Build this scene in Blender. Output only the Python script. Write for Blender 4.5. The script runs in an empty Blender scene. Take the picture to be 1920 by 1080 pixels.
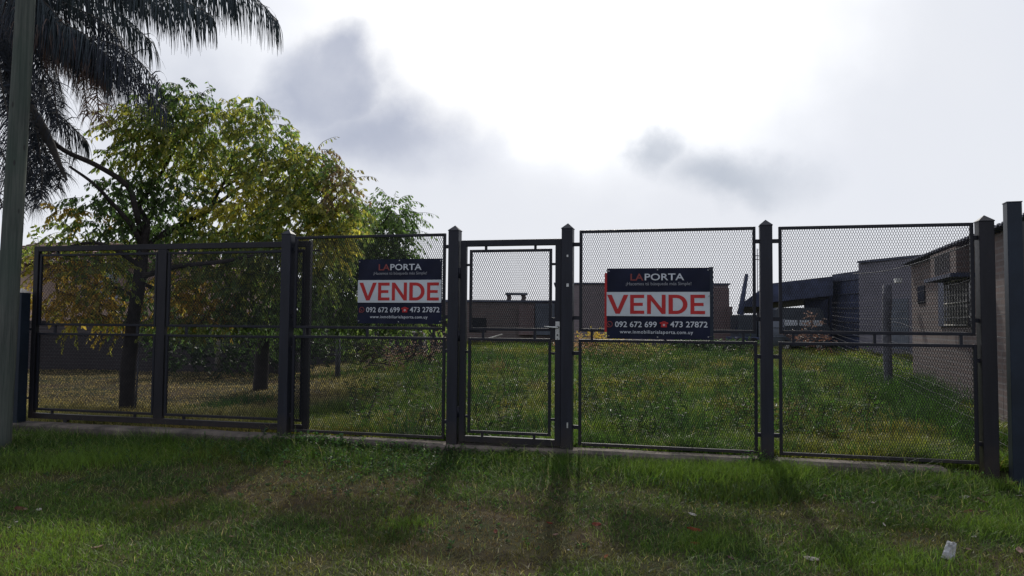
import bpy, math, random
import numpy as np
from mathutils import Vector, Matrix, noise as mnoise
R = math.radians
random.seed(7); rng = np.random.default_rng(7)
scn = bpy.context.scene
COL = scn.collection

# ------------------------------------------------------------------ camera
F = 1387.0; CZ = 1.55; PITCH = R(2.69); ROLL = 0.0084
fw = Vector((0, math.cos(PITCH), math.sin(PITCH)))
r0 = Vector((1, 0, 0)); u0 = Vector((0, -math.sin(PITCH), math.cos(PITCH)))
rt = r0*math.cos(ROLL) + u0*math.sin(ROLL)
up = u0*math.cos(ROLL) - r0*math.sin(ROLL)
C0 = Vector((0, 0, CZ))
cam_d = bpy.data.cameras.new('camera'); cam = bpy.data.objects.new('camera', cam_d); COL.objects.link(cam)
cam_d.sensor_width = 36; cam_d.lens = F/1920*36; cam_d.clip_start = 0.05; cam_d.clip_end = 2000
cam.matrix_world = Matrix(((rt.x, up.x, -fw.x, 0), (rt.y, up.y, -fw.y, 0), (rt.z, up.z, -fw.z, CZ), (0, 0, 0, 1)))
scn.camera = cam

# ------------------------------------------------------------------ light, sky, exposure
scn.view_settings.view_transform = 'Standard'; scn.view_settings.look = 'None'
scn.view_settings.exposure = 0.0; scn.view_settings.gamma = 1
SUN_AZ, SUN_EL = R(6.2), R(42)
sd = Vector((math.sin(SUN_AZ)*math.cos(SUN_EL), math.cos(SUN_AZ)*math.cos(SUN_EL), math.sin(SUN_EL)))
sl = bpy.data.lights.new('sun', 'SUN'); so = bpy.data.objects.new('sun', sl); COL.objects.link(so)
sl.energy = 3.1; sl.angle = R(2.2); sl.color = (1.0, 0.95, 0.86)
so.rotation_euler = sd.to_track_quat('Z', 'Y').to_euler()

class NT:
    """tiny node helper"""
    def __init__(s, nt): s.nt = nt
    def n(s, t, **kw):
        x = s.nt.nodes.new(t)
        for k, v in kw.items(): setattr(x, k, v)
        return x
    def l(s, a, b): s.nt.links.new(a, b)
    def _in(s, sock, v):
        if isinstance(v, bpy.types.NodeSocket): s.l(v, sock)
        elif v is not None: sock.default_value = v
    def m(s, op, a, b=None, c=None, clamp=False):
        x = s.n('ShaderNodeMath', operation=op); x.use_clamp = clamp
        for i, v in enumerate((a, b, c)):
            if v is not None: s._in(x.inputs[i], v)
        return x.outputs[0]
    def mix(s, f, a, b, t='MIX'):
        x = s.n('ShaderNodeMix', data_type='RGBA', blend_type=t)
        s._in(x.inputs[0], f)
        for i, v in ((6, a), (7, b)):
            if isinstance(v, tuple): v = (*v[:3], 1)
            s._in(x.inputs[i], v)
        return x.outputs[2]
    def noise(s, vec, scale, det=4, rough=.55, dist=0.0):
        x = s.n('ShaderNodeTexNoise'); s._in(x.inputs['Vector'], vec)
        x.inputs['Scale'].default_value = scale; x.inputs['Detail'].default_value = det
        x.inputs['Roughness'].default_value = rough; x.inputs['Distortion'].default_value = dist
        return x.outputs['Fac']
    def ramp(s, f, lo, hi):
        x = s.n('ShaderNodeMapRange', interpolation_type='SMOOTHSTEP'); s._in(x.inputs[0], f)
        x.inputs[1].default_value = lo; x.inputs[2].default_value = hi
        return x.outputs[0]

world = bpy.data.worlds.new('World'); scn.world = world; world.use_nodes = True
W = NT(world.node_tree); world.node_tree.nodes.clear()
tc = W.n('ShaderNodeTexCoord'); sep = W.n('ShaderNodeSeparateXYZ'); W.l(tc.outputs['Generated'], sep.inputs[0])
X, Y, Z = sep.outputs
yy = W.m('MAXIMUM', Y, 0.12)
U = W.m('DIVIDE', X, yy); V = W.m('DIVIDE', Z, yy)
cmb = W.n('ShaderNodeCombineXYZ'); W.l(U, cmb.inputs[0]); W.l(V, cmb.inputs[1])
n2 = W.noise(cmb.outputs[0], 1.9, 4, .5); n4 = W.noise(cmb.outputs[0], 4.2, 8, .56, .5)
n3 = W.noise(tc.outputs['Generated'], 2.2, 6, .6, .4)
def warp(scale, amp, det=5, seed=0.0):
    """offset pair from a coloured noise"""
    x = W.n('ShaderNodeTexNoise'); mp = W.n('ShaderNodeMapping'); mp.inputs['Location'].default_value = (seed, seed*.7, 0)
    W.l(cmb.outputs[0], mp.inputs[0]); W.l(mp.outputs[0], x.inputs['Vector'])
    x.inputs['Scale'].default_value = scale; x.inputs['Detail'].default_value = det; x.inputs['Roughness'].default_value = .6
    sp = W.n('ShaderNodeSeparateColor'); W.l(x.outputs['Color'], sp.inputs[0])
    return [W.m('MULTIPLY', W.m('SUBTRACT', sp.outputs[i], .5), amp) for i in (0, 1)]
wa, wb = warp(3.2, .26, 3, 3.1), warp(11, .085, 8, 8.3)
U2 = W.m('ADD', U, W.m('ADD', wa[0], wb[0])); V2 = W.m('ADD', V, W.m('ADD', wa[1], wb[1]))
def blob(px, py, rx, ry, lo=1.1, hi=.6, ang=0.0, k=1.0):
    """soft ellipse in the sky; ang > 0 descends to the right"""
    a = W.m('SUBTRACT', U2, (px-960)/F); b = W.m('SUBTRACT', V2, (605-py)/F); ca, sa = math.cos(R(ang)), math.sin(R(ang))
    a2 = W.m('SUBTRACT', W.m('MULTIPLY', a, ca), W.m('MULTIPLY', b, sa)); b2 = W.m('ADD', W.m('MULTIPLY', a, sa), W.m('MULTIPLY', b, ca))
    a2 = W.m('MULTIPLY', a2, F/rx); b2 = W.m('MULTIPLY', b2, F/ry)
    r = W.ramp(W.m('SQRT', W.m('ADD', W.m('MULTIPLY', a2, a2), W.m('MULTIPLY', b2, b2))), lo, hi)
    return W.m('MULTIPLY', r, k) if k != 1 else r
def mx(*v):
    r = v[0]
    for x in v[1:]: r = W.m('MAXIMUM', r, x)
    return r
front = W.ramp(Y, .12, .3)
gA = mx(blob(700, 205, 340, 160, 1.0, .05, 22), blob(600, 125, 165, 145, 1.0, .25), blob(430, 215, 330, 210, 1.1, .0, 0, .58), blob(740, 270, 300, 140, 1.15, .0, 10, .35))
gA = W.m('MULTIPLY', gA, W.m('ADD', W.m('MULTIPLY', n4, .75), .58), clamp=True)
gB = mx(blob(1365, 330, 180, 85, 1.1, .1, 4), blob(1225, 280, 75, 75, 1.1, .2))
gB = W.m('MULTIPLY', gB, W.m('ADD', W.m('MULTIPLY', n4, 1.0), .38), clamp=True)
gC = mx(blob(1100, 400, 560, 130, 1.3, .1, 0, .7), blob(1750, 150, 420, 330, 1.2, .1, 0, .45))
glow = blob(1060, -60, 640, 430, 1.2, .0)
base = W.mix(n2, (.77, .80, .89), (.89, .91, .95))
c = W.mix(W.m('MULTIPLY', glow, .95), base, (1.7, 1.7, 1.68))
rim = mx(blob(665, 60, 150, 140, 1.1, .6), blob(850, 130, 260, 110, 1.1, .6, 30))
c = W.mix(W.m('MULTIPLY', rim, .8), c, (1.15, 1.15, 1.15))
c = W.mix(W.m('MULTIPLY', gC, .22), c, (.72, .73, .76))
c = W.mix(W.m('MULTIPLY', gA, .95), c, (.41, .45, .57))
c = W.mix(W.m('MULTIPLY', gB, .88), c, (.45, .50, .59))
back = W.mix(n3, (.46, .49, .60), (.80, .83, .91))
c = W.mix(front, back, c)
bgC = W.n('ShaderNodeBackground'); W.l(c, bgC.inputs[0]); bgC.inputs[1].default_value = 1.0
sky = W.n('ShaderNodeTexSky', sky_type='NISHITA'); sky.sun_disc = False
sky.sun_elevation = SUN_EL; sky.sun_rotation = SUN_AZ; sky.dust_density = 2.0
bgS = W.n('ShaderNodeBackground'); W.l(sky.outputs[0], bgS.inputs[0]); bgS.inputs[1].default_value = 0.08
ms = W.n('ShaderNodeMixShader'); ms.inputs[0].default_value = 0.93
W.l(bgS.outputs[0], ms.inputs[1]); W.l(bgC.outputs[0], ms.inputs[2])
wo = W.n('ShaderNodeOutputWorld'); W.l(ms.outputs[0], wo.inputs[0])

# ------------------------------------------------------------------ geometry helpers
def ray(px, py): return fw + rt*((px-960)/F) + up*((540-py)/F)
def at(px, py, Yd):
    r = ray(px, py); return C0 + r*(Yd/r.y)
FA = Vector((-5.37, 8.28, 0)); FB = Vector((3.86, 6.04, 0))
fu = (FB-FA).normalized(); fn = Vector((fu.y, -fu.x, 0))        # fn points to the camera
if fn.y > 0: fn = -fn
def FP(px, py=640, off=0.0):
    r = ray(px, py); p0 = FA + fn*off
    t = (p0-C0).dot(fn)/r.dot(fn); p = C0+r*t
    return (p-FA).dot(fu), p.z
def S(px, py=640, off=0.0): return FP(px, py, off)[0]
def ZF(px, py, off=0.0): return FP(px, py, off)[1]
def WP(s, z, off=0.0): return FA + fu*s + fn*off + Vector((0, 0, z))

def tag(o, label=None, cat=None, group=None, kind=None):
    if label: o['label'] = label
    if cat: o['category'] = cat
    if group: o['group'] = group
    if kind: o['kind'] = kind
    return o
def empty(name, loc, label, cat, group=None):
    o = bpy.data.objects.new(name, None); o.location = loc; o.empty_display_size = .1; COL.objects.link(o)
    return tag(o, label, cat, group)

class MB:
    def __init__(s): s.v = []; s.f = []; s.sm = []
    def poly(s, pts, smooth=False):
        i = len(s.v); s.v += [Vector(p) for p in pts]; s.f.append(tuple(range(i, i+len(pts)))); s.sm.append(smooth)
    def hexa(s, p):      # 8 points: bottom 4 ccw, top 4
        i = len(s.v); s.v += [Vector(q) for q in p]
        for f in ((0,3,2,1),(4,5,6,7),(0,1,5,4),(1,2,6,5),(2,3,7,6),(3,0,4,7)):
            s.f.append(tuple(i+k for k in f)); s.sm.append(False)
        return s
    def box(s, c, ax, ay, az):   # centre and half axis vectors
        c = Vector(c); ax = Vector(ax); ay = Vector(ay); az = Vector(az)
        if ax.cross(ay).dot(az) < 0: ax = -ax
        return s.hexa([c-ax-ay-az, c+ax-ay-az, c+ax+ay-az, c-ax+ay-az, c-ax-ay+az, c+ax-ay+az, c+ax+ay+az, c-ax+ay+az])
    def fbox(s, s0, s1, z0, z1, o0, o1):  # box in fence coordinates
        c = WP((s0+s1)/2, (z0+z1)/2, (o0+o1)/2)
        return s.box(c, fu*(abs(s1-s0)/2), fn*(abs(o1-o0)/2), Vector((0, 0, abs(z1-z0)/2)))
    def tube(s, pts, rad, n=6, cap=True):
        pts = [Vector(p) for p in pts]; m = len(pts)
        if not hasattr(rad, '__len__'): rad = [rad]*m
        rings = []; ref = None
        for i, p in enumerate(pts):
            d = (pts[min(i+1, m-1)]-pts[max(i-1, 0)]).normalized()
            if ref is None: ref = d.orthogonal().normalized()
            ref = (ref-d*ref.dot(d)).normalized(); b = d.cross(ref)
            k = len(s.v)
            for j in range(n):
                a = 2*math.pi*j/n; s.v.append(p+(ref*math.cos(a)+b*math.sin(a))*rad[i])
            rings.append(k)
        for i in range(m-1):
            for j in range(n):
                a, b2 = rings[i], rings[i+1]
                s.f.append((a+j, a+(j+1) % n, b2+(j+1) % n, b2+j)); s.sm.append(True)
        if cap:
            s.f.append(tuple(rings[0]+j for j in reversed(range(n)))); s.sm.append(False)
            s.f.append(tuple(rings[-1]+j for j in range(n))); s.sm.append(False)
        return s
    def build(s, name, mat, parent=None, bevel=0.0, origin=None):
        og = parent.location if parent else (Vector(origin) if origin is not None else Vector((0, 0, 0)))
        if parent and parent.parent: og = parent.parent.location + parent.location
        me = bpy.data.meshes.new(name); me.from_pydata([tuple(v-og) for v in s.v], [], s.f)
        me.polygons.foreach_set('use_smooth', s.sm)
        uv = me.uv_layers.new(name='UVMap')
        for p in me.polygons:
            n = p.normal
            if abs(n.z) > .8: t = Vector((1, 0, 0)); b = Vector((0, 1, 0))
            else:
                t = Vector((-n.y, n.x, 0)).normalized(); b = Vector((0, 0, 1))
            for li in p.loop_indices:
                co = me.vertices[me.loops[li].vertex_index].co + og
                uv.data[li].uv = (co.dot(t), co.dot(b))
        me.materials.append(mat); me.update()
        o = bpy.data.objects.new(name, me); COL.objects.link(o)
        if parent: o.parent = parent
        else: o.location = og
        if bevel:
            md = o.modifiers.new('bevel', 'BEVEL'); md.width = bevel; md.segments = 2; md.limit_method = 'ANGLE'
        return o

def np_mesh(name, mat, V_, faces, colr=None, parent=None, smooth=False):
    """V_ (n,3); faces list of (m,k) int arrays; colr (n,3)"""
    og = np.zeros(3)
    if parent:
        og = np.array(parent.location)
        if parent.parent: og = og + np.array(parent.parent.location)
    V_ = np.asarray(V_, dtype=np.float64) - og
    me = bpy.data.meshes.new(name); me.vertices.add(len(V_)); me.vertices.foreach_set('co', V_.astype(np.float32).ravel())
    loops = np.concatenate([f.ravel() for f in faces]).astype(np.int32)
    tot = np.concatenate([np.full(len(f), f.shape[1]) for f in faces]).astype(np.int32)
    st = np.concatenate([[0], np.cumsum(tot)[:-1]]).astype(np.int32)
    me.loops.add(len(loops)); me.loops.foreach_set('vertex_index', loops)
    me.polygons.add(len(tot)); me.polygons.foreach_set('loop_start', st); me.polygons.foreach_set('loop_total', tot)
    me.polygons.foreach_set('use_smooth', np.full(len(tot), smooth))
    me.update(calc_edges=True)
    if colr is not None:
        a = me.attributes.new('Col', 'FLOAT_COLOR', 'POINT')
        a.data.foreach_set('color', np.concatenate([colr, np.ones((len(colr), 1))], 1).astype(np.float32).ravel())
    me.materials.append(mat)
    o = bpy.data.objects.new(name, me); COL.objects.link(o)
    if parent: o.parent = parent
    return o

# ------------------------------------------------------------------ materials
def mat_new(name):
    m = bpy.data.materials.new(name); m.use_nodes = True; nt = m.node_tree; nt.nodes.clear()
    h = NT(nt); out = h.n('ShaderNodeOutputMaterial'); b = h.n('ShaderNodeBsdfPrincipled'); h.l(b.outputs[0], out.inputs[0])
    return m, h, b, out
def basic(name, col, rough=.6, var=.25, scale=6, metal=0, bump=.0, col2=None, spec=.5):
    m, h, b, out = mat_new(name)
    t = h.n('ShaderNodeTexCoord'); n = h.noise(t.outputs['Object'], scale, 6, .65)
    dark = col2 if col2 else tuple(c*(1-var) for c in col); lite = col if col2 else tuple(min(1, c*(1+var)) for c in col)
    h.l(h.mix(h.ramp(n, .32, .68), dark, lite), b.inputs['Base Color'])
    b.inputs['Roughness'].default_value = rough; b.inputs['Metallic'].default_value = metal
    b.inputs['Specular IOR Level'].default_value = spec
    if bump:
        bp = h.n('ShaderNodeBump'); bp.inputs['Strength'].default_value = bump; bp.inputs['Distance'].default_value = .01
        h.l(h.noise(t.outputs['Object'], scale*6, 4), bp.inputs['Height']); h.l(bp.outputs[0], b.inputs['Normal'])
    return m
def brick(name, c1, c2, mortar, bw=.24, bh=.075, ms_=.012, dirt=.5):
    m, h, b, out = mat_new(name)
    uv = h.n('ShaderNodeUVMap', uv_map='UVMap')
    bt = h.n('ShaderNodeTexBrick'); h.l(uv.outputs[0], bt.inputs['Vector']); bt.inputs['Scale'].default_value = 1
    for k, v in (('Color1', c1), ('Color2', c2), ('Mortar', mortar)): bt.inputs[k].default_value = (*v, 1)
    bt.inputs['Mortar Size'].default_value = ms_; bt.inputs['Brick Width'].default_value = bw; bt.inputs['Row Height'].default_value = bh
    n = h.noise(uv.outputs[0], 1.3, 6, .7)
    n2_ = h.noise(uv.outputs[0], 14, 4, .6)
    c = h.mix(h.m('MULTIPLY', h.ramp(n, .45, .75), dirt), bt.outputs['Color'], tuple(x*.45 for x in mortar))
    c = h.mix(h.m('MULTIPLY', n2_, .35), c, tuple(x*.5 for x in c1))
    h.l(c, b.inputs['Base Color']); b.inputs['Roughness'].default_value = .9
    bp = h.n('ShaderNodeBump'); bp.inputs['Strength'].default_value = .6; bp.inputs['Distance'].default_value = .01
    bp.invert = True; h.l(bt.outputs['Fac'], bp.inputs['Height']); h.l(bp.outputs[0], b.inputs['Normal'])
    return m
def leafmat(name, trans=.5, rough=.5, tint=(1.15, 1.25, .65), spec=.3):
    m, h, b, out = mat_new(name)
    a = h.n('ShaderNodeAttribute', attribute_name='Col'); h.l(a.outputs['Color'], b.inputs['Base Color'])
    b.inputs['Roughness'].default_value = rough; b.inputs['Specular IOR Level'].default_value = spec
    tr = h.n('ShaderNodeBsdfTranslucent')
    h.l(h.mix(1.0, a.outputs['Color'], tint, 'MULTIPLY'), tr.inputs[0])
    mx = h.n('ShaderNodeMixShader'); mx.inputs[0].default_value = trans
    h.l(b.outputs[0], mx.inputs[1]); h.l(tr.outputs[0], mx.inputs[2]); h.l(mx.outputs[0], out.inputs[0])
    return m

def painted(name, col, rust, rough=.42):
    """dark fence paint, faded, with rust and scuffs"""
    m, h, b, out = mat_new(name)
    t = h.n('ShaderNodeTexCoord'); v = t.outputs['Object']
    mp = h.n('ShaderNodeMapping'); mp.inputs['Scale'].default_value = (9, 9, 1.2); h.l(v, mp.inputs[0])
    n = h.noise(mp.outputs[0], 1.6, 6, .65); n2_ = h.noise(v, 30, 5, .7)
    c = h.mix(h.ramp(n, .35, .7), col, tuple(x*1.55 for x in col))
    c = h.mix(h.m('MULTIPLY', h.ramp(n, .6, .78), .7), c, rust)
    c = h.mix(h.m('MULTIPLY', h.ramp(n2_, .68, .74), .35), c, (.16, .17, .19)); b.inputs['Specular IOR Level'].default_value = .28
    sp = h.n('ShaderNodeSeparateXYZ'); h.l(v, sp.inputs[0]); nd_ = h.noise(v, 7, 6, .7)
    foot = h.ramp(h.m('ADD', sp.outputs[2], h.m('MULTIPLY', nd_, .55)), .55, .15)
    c = h.mix(h.m('MULTIPLY', foot, .6), c, (.050, .036, .026))
    c = h.mix(h.m('MULTIPLY', h.ramp(nd_, .60, .72), .55), c, rust)
    h.l(c, b.inputs['Base Color']); h.l(h.m('ADD', h.m('MULTIPLY', n2_, .35), rough-.15), b.inputs['Roughness'])
    bp = h.n('ShaderNodeBump'); bp.inputs['Strength'].default_value = .15; bp.inputs['Distance'].default_value = .004
    h.l(n2_, bp.inputs['Height']); h.l(bp.outputs[0], b.inputs['Normal'])
    return m
M = {}
M['post'] = painted('post_paint', (.012, .0135, .021), (.022, .014, .014))
M['frame'] = painted('frame_paint', (.009, .010, .016), (.018, .011, .010))
M['rustframe'] = painted('gate_paint', (.010, .010, .014), (.024, .013, .011))
M['mesh'] = basic('mesh_metal', (.012, .013, .017), .6, .3, 3, spec=.2)
M['newpost'] = basic('neighbour_paint', (.010, .017, .030), .45, .3, 2, bump=.1, spec=.3)
M['concrete'] = basic('kerb_concrete', (.17, .14, .12), .95, .3, 4, bump=.9, col2=(.050, .044, .038))
M['wood'] = None
M['steel'] = basic('galvanised', (.50, .51, .50), .38, .25, 14, metal=.7)
M['black'] = basic('black_plastic', (.012, .012, .014), .45, .3, 5)
M['navy'] = basic('banner_navy', (.005, .008, .026), .5, .25, 3, spec=.2)
M['white'] = basic('banner_white', (.50, .54, .58), .55, .10, 3, spec=.3)
M['red'] = basic('banner_red', (.42, .026, .028), .55, .12, 3, spec=.25)
M['lettergrey'] = basic('banner_grey_lettering', (.50, .53, .58), .5, .06, 4)
M['dimgrey'] = basic('banner_faint_lettering', (.23, .24, .27), .5, .06, 4)
M['dullred'] = basic('banner_dull_red', (.20, .030, .028), .5, .08, 4)
M['leaf'] = leafmat('tree_leaf', .6, .4, (1.7, 1.75, 1.5), .6)
M['palm'] = leafmat('palm_leaf', .15, .75, (1, 1.1, .8))
M['grass'] = leafmat('grass_blade', .5, .45, (1.45, 1.45, .95), .32)
M['dry'] = leafmat('dry_leaf', .35, .8, (1.2, 1.0, .8))
M['bark'] = basic('bark', (.034, .028, .028), .95, .4, 9, bump=1.0)
M['palmbark'] = basic('palm_bark', (.05, .045, .042), .95, .4, 6, bump=1.0)
M['brickdark'] = brick('brick_dark', (.145, .105, .100), (.10, .080, .080), (.16, .145, .14))
M['brickplain'] = brick('brick_mauve', (.225, .18, .19), (.18, .15, .165), (.205, .18, .19))
M['brickred'] = brick('brick_red', (.17, .11, .11), (.135, .092, .095), (.19, .16, .16))
M['brickgrey'] = brick('brick_grey', (.19, .18, .22), (.16, .155, .19), (.215, .205, .24))
M['bricktan'] = brick('brick_tan', (.155, .105, .095), (.115, .085, .082), (.165, .14, .14))
M['brickshade'] = brick('brick_in_shade', (.060, .047, .050), (.046, .040, .044), (.075, .068, .072))  # brick colours darkened to hold the deep shade of the trees
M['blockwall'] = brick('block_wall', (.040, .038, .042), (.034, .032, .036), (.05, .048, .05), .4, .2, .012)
M['tan'] = basic('tan_render', (.50, .36, .29), .9, .12, 2)
M['tile'] = basic('roof_tile', (.13, .075, .065), .85, .35, 12)
M['sheet'] = basic('roof_sheet', (.060, .068, .105), .75, .3, 4)
M['darksheet'] = basic('dark_sheet', (.032, .042, .085), .7, .4, 3)
M['greyrender'] = basic('grey_render', (.115, .13, .16), .9, .2, 2)
M['glass'] = basic('dark_glass', (.02, .022, .028), .12, .2, 2)
M['paleglass'] = basic('pale_glass', (.45, .48, .52), .2, .2, 2)
M['whitepaint'] = basic('white_paint', (.62, .62, .62), .6, .15, 6)
M['wire'] = basic('wire', (.12, .12, .13), .8, .2, 8, spec=.2)
M['postgrey'] = basic('weathered_post', (.10, .10, .12), .9, .35, 8, bump=.6)
M['palegrey'] = basic('pale_post', (.38, .36, .33), .9, .3, 8, bump=.4)
M['van'] = basic('van_paint', (.035, .045, .06), .35, .2, 2)
M['rubber'] = basic('rubber', (.015, .015, .016), .9, .2, 5)
def polewood():
    m, h, b, out = mat_new('pole_wood')
    t = h.n('ShaderNodeTexCoord'); mp = h.n('ShaderNodeMapping'); mp.inputs['Scale'].default_value = (22, 22, .9); h.l(t.outputs['Object'], mp.inputs[0])
    g = h.noise(mp.outputs[0], 1.4, 8, .7); k = h.noise(t.outputs['Object'], 1.2, 3, .5)
    kn = h.n('ShaderNodeTexVoronoi'); mp2 = h.n('ShaderNodeMapping'); mp2.inputs['Scale'].default_value = (4, 4, 1.4); h.l(t.outputs['Object'], mp2.inputs[0]); h.l(mp2.outputs[0], kn.inputs['Vector'])
    kn.inputs['Scale'].default_value = 2.0
    c = h.mix(h.ramp(g, .3, .7), (.032, .040, .036), (.105, .112, .098))
    c = h.mix(h.m('MULTIPLY', h.ramp(k, .35, .7), .65), c, (.040, .066, .050))
    c = h.mix(h.ramp(kn.outputs['Distance'], .12, .05), c, (.03, .03, .028))
    h.l(c, b.inputs['Base Color']); b.inputs['Roughness'].default_value = .9
    bp = h.n('ShaderNodeBump'); bp.inputs['Strength'].default_value = .7; bp.inputs['Distance'].default_value = .01
    h.l(g, bp.inputs['Height']); h.l(bp.outputs[0], b.inputs['Normal'])
    return m
M['wood'] = polewood()

# ------------------------------------------------------------------ terrain
def sst(a, b, x): t = np.clip((x-a)/(b-a), 0, 1); return t*t*(3-2*t)
_ph = rng.uniform(0, 6.28, (24, 3)); _fr = rng.uniform(.4, 1, (24, 2))*np.sign(rng.uniform(-1, 1, (24, 2)))
def wob(x, y, sc=1.0, o=0, n=6):
    r = 0
    for i in range(n):
        j = (i+o) % 24; f = sc*(1.55**i)
        r = r + np.sin(x*f*_fr[j, 0]*2+_ph[j, 0])*np.sin(y*f*_fr[j, 1]*2+_ph[j, 1]+.7*np.sin(x*f*.6+_ph[j, 2]))*(.72**i)
    return r/2.2
FAx, FAy = FA.x, FA.y
def fdist(x, y): return -((x-FAx)*fn.x + (y-FAy)*fn.y)        # >0 behind the fence
def TZ(x, y):
    x = np.asarray(x, float); y = np.asarray(y, float); d = fdist(x, y)
    verge = .295 + .075*np.minimum(d, 0)*np.where(d > -6, 1, 1) + .012*wob(x, y, 2.2, 3, 4)
    verge = np.maximum(verge, -.05)
    lot = .37 + .42*sst(0, 17, d)*sst(-5.6, -1.2, x) + (.035*wob(x, y, 1.0, 9, 4)+.045*wob(x, y, 2.1, 2, 3)*sst(-4.5, -1.5, x))*sst(0, 1.6, d)
    t = sst(-.06, .10, d)
    return verge*(1-t) + lot*t
def ground_hit(px, py):
    r = ray(px, py); t = 2.0
    for _ in range(4000):
        p = C0+r*t
        if p.z <= float(TZ(p.x, p.y)): break
        t += .01
    return C0+r*t

gx = np.concatenate([-np.geomspace(400, 12, 26), np.arange(-11.5, 11.6, .16), np.geomspace(12, 400, 26)])
gy = np.concatenate([-np.geomspace(200, 3, 16), np.arange(-2.5, 12, .12), np.arange(12, 30, .5), np.geomspace(30.5, 700, 26)])
GX, GY = np.meshgrid(gx, gy); GZ = TZ(GX, GY)
gv = np.stack([GX.ravel(), GY.ravel(), GZ.ravel()], 1); nx, ny = len(gx), len(gy)
ii = (np.arange(ny-1)[:, None]*nx+np.arange(nx-1)[None]).ravel()
gq = np.stack([ii, ii+1, ii+nx+1, ii+nx], 1)
def groundmat():
    m, h, b, out = mat_new('soil')
    t = h.n('ShaderNodeTexCoord'); v = t.outputs['Object']
    n = h.noise(v, 1.1, 6, .6); k = h.noise(v, 22, 5, .7)
    c = h.mix(h.ramp(n, .4, .65), (.045, .055, .022), (.085, .062, .040))
    c = h.mix(h.ramp(k, .4, .7), c, (.035, .028, .020))
    h.l(c, b.inputs['Base Color']); b.inputs['Roughness'].default_value = 1; b.inputs['Specular IOR Level'].default_value = .1
    bp = h.n('ShaderNodeBump'); bp.inputs['Strength'].default_value = 1; bp.inputs['Distance'].default_value = .02
    h.l(k, bp.inputs['Height']); h.l(bp.outputs[0], b.inputs['Normal'])
    return m
g = np_mesh('ground', groundmat(), gv, [gq], smooth=True); tag(g, kind='structure')

# ------------------------------------------------------------------ fence
PW = .052
MESHW, MESHH = .0200, .0450
def mesh_np(s0, s1, z0, z1, off, name, parent, wd=.0038, th=.0018):
    W2 = MESHW/2; K = int(round((s1-s0)/W2)); P = int(math.ceil((z1-z0)/MESHH))
    k = np.arange(K)
    ph = np.array([0, .14, .5, .64]); zz = (np.arange(P)[:, None]+ph[None]).ravel(); sg = np.tile([1, 1, -1, -1], P)
    zz = np.append(zz, P); sg = np.append(sg, 1)
    zc = np.minimum(z0+zz*MESHH, z1)
    sgn = np.where(k % 2 == 0, 1, -1)
    s = s0+(k[:, None]+.5)*W2 + sgn[:, None]*sg[None]*(W2/2-.0006)     # K x N
    N = len(zz); z = np.broadcast_to(zc[None], (K, N))
    vs = []
    for ds, do in ((-wd/2, -th/2), (wd/2, -th/2), (wd/2, th/2), (-wd/2, th/2)):
        # strands are twisted a little, as in expanded metal
        o_ = off+do+sgn[:, None]*sg[None]*.0012+.006*np.sin(s*3.1+z*2.3+s0)*np.sin(z*3.7+s)*np.clip((s-s0)*8, 0, 1)*np.clip((s1-s)*8, 0, 1)
        sx = s+ds
        vs.append(np.stack([FAx+fu.x*sx+fn.x*o_, FAy+fu.y*sx+fn.y*o_, z+0*sx], -1))
    Vv = np.stack(vs, 2).reshape(-1, 3)            # index (k*N+n)*4+c
    b = ((np.arange(K)[:, None]*N+np.arange(N-1)[None])*4).ravel()
    q = [np.stack([b+c_, b+(c_+1) % 4, b+4+(c_+1) % 4, b+4+c_], 1) for c_ in range(4)]
    return np_mesh(name, M['mesh'], Vv, [np.concatenate(q)], parent=parent)
def frame(s0, s1, z0, z1, off, t, name, parent, mat=None, d=None):
    d = d or t; m = MB(); h = d/2
    m.fbox(s0, s0+t, z0, z1, off-h, off+h); m.fbox(s1-t, s1, z0, z1, off-h, off+h)
    m.fbox(s0+t, s1-t, z1-t, z1, off-h, off+h); m.fbox(s0+t, s1-t, z0, z0+t, off-h, off+h)
    return m.build(name, mat or M['frame'], parent, bevel=.003)

BASE = .385
def post(px, top, base, label, w=PW, y=640, mat=None, off=0.0, scuffs=()):
    s = S(px, y, off); e = empty('fence_post', WP(s, base, off), label, 'fence post', 'square fence posts with pointed caps')
    m = MB(); m.fbox(s-w, s+w, base-.15, top-.058, off-w, off+w); m.build('shaft', mat or M['post'], e, bevel=.004)
    c = MB(); ov = .003; b4 = [WP(s-w-ov, top-.058, off-w-ov), WP(s+w+ov, top-.058, off-w-ov), WP(s+w+ov, top-.058, off+w+ov), WP(s-w-ov, top-.058, off+w+ov)]
    b5 = [p+Vector((0, 0, .008)) for p in b4]; ap = WP(s, top, off)
    c.poly(b4)
    for i in range(4): c.poly([b4[i], b4[(i+1) % 4], b5[(i+1) % 4], b5[i]]); c.poly([b5[i], b5[(i+1) % 4], ap])
    c.build('cap', mat or M['post'], e)
    for (ds, zc, wd, hh) in scuffs:
        q = MB(); q.fbox(s+ds-wd/2, s+ds+wd/2, zc-hh/2, zc+hh/2, off+w+.0005, off+w+.004); q.build('keeper_mark', M['steel'], e, bevel=.002)  # thin pale patch drawn for a whitish keeper scuff, not a hinge
    return s
sP1 = post(537, 2.485, BASE, 'pointed post where the sliding gate ends, left of the first sale banner')
sP2 = post(851, 2.485, BASE, 'pointed post on the left, hinge side of the pedestrian door')
sP3 = post(1064, 2.480, BASE, 'pointed post beside the door handle, on the latch side', scuffs=((.005, 2.17, .016, .022), (.008, 1.9, .022, .03), (.012, .62, .014, .05)))
sP4 = post(1437, 2.470, BASE, 'pointed post between the two right-hand mesh panels')
sP5 = post(1850, 2.465, BASE, 'brownish pointed post at the right end of the fence', w=.056, mat=M['rustframe'])

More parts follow.
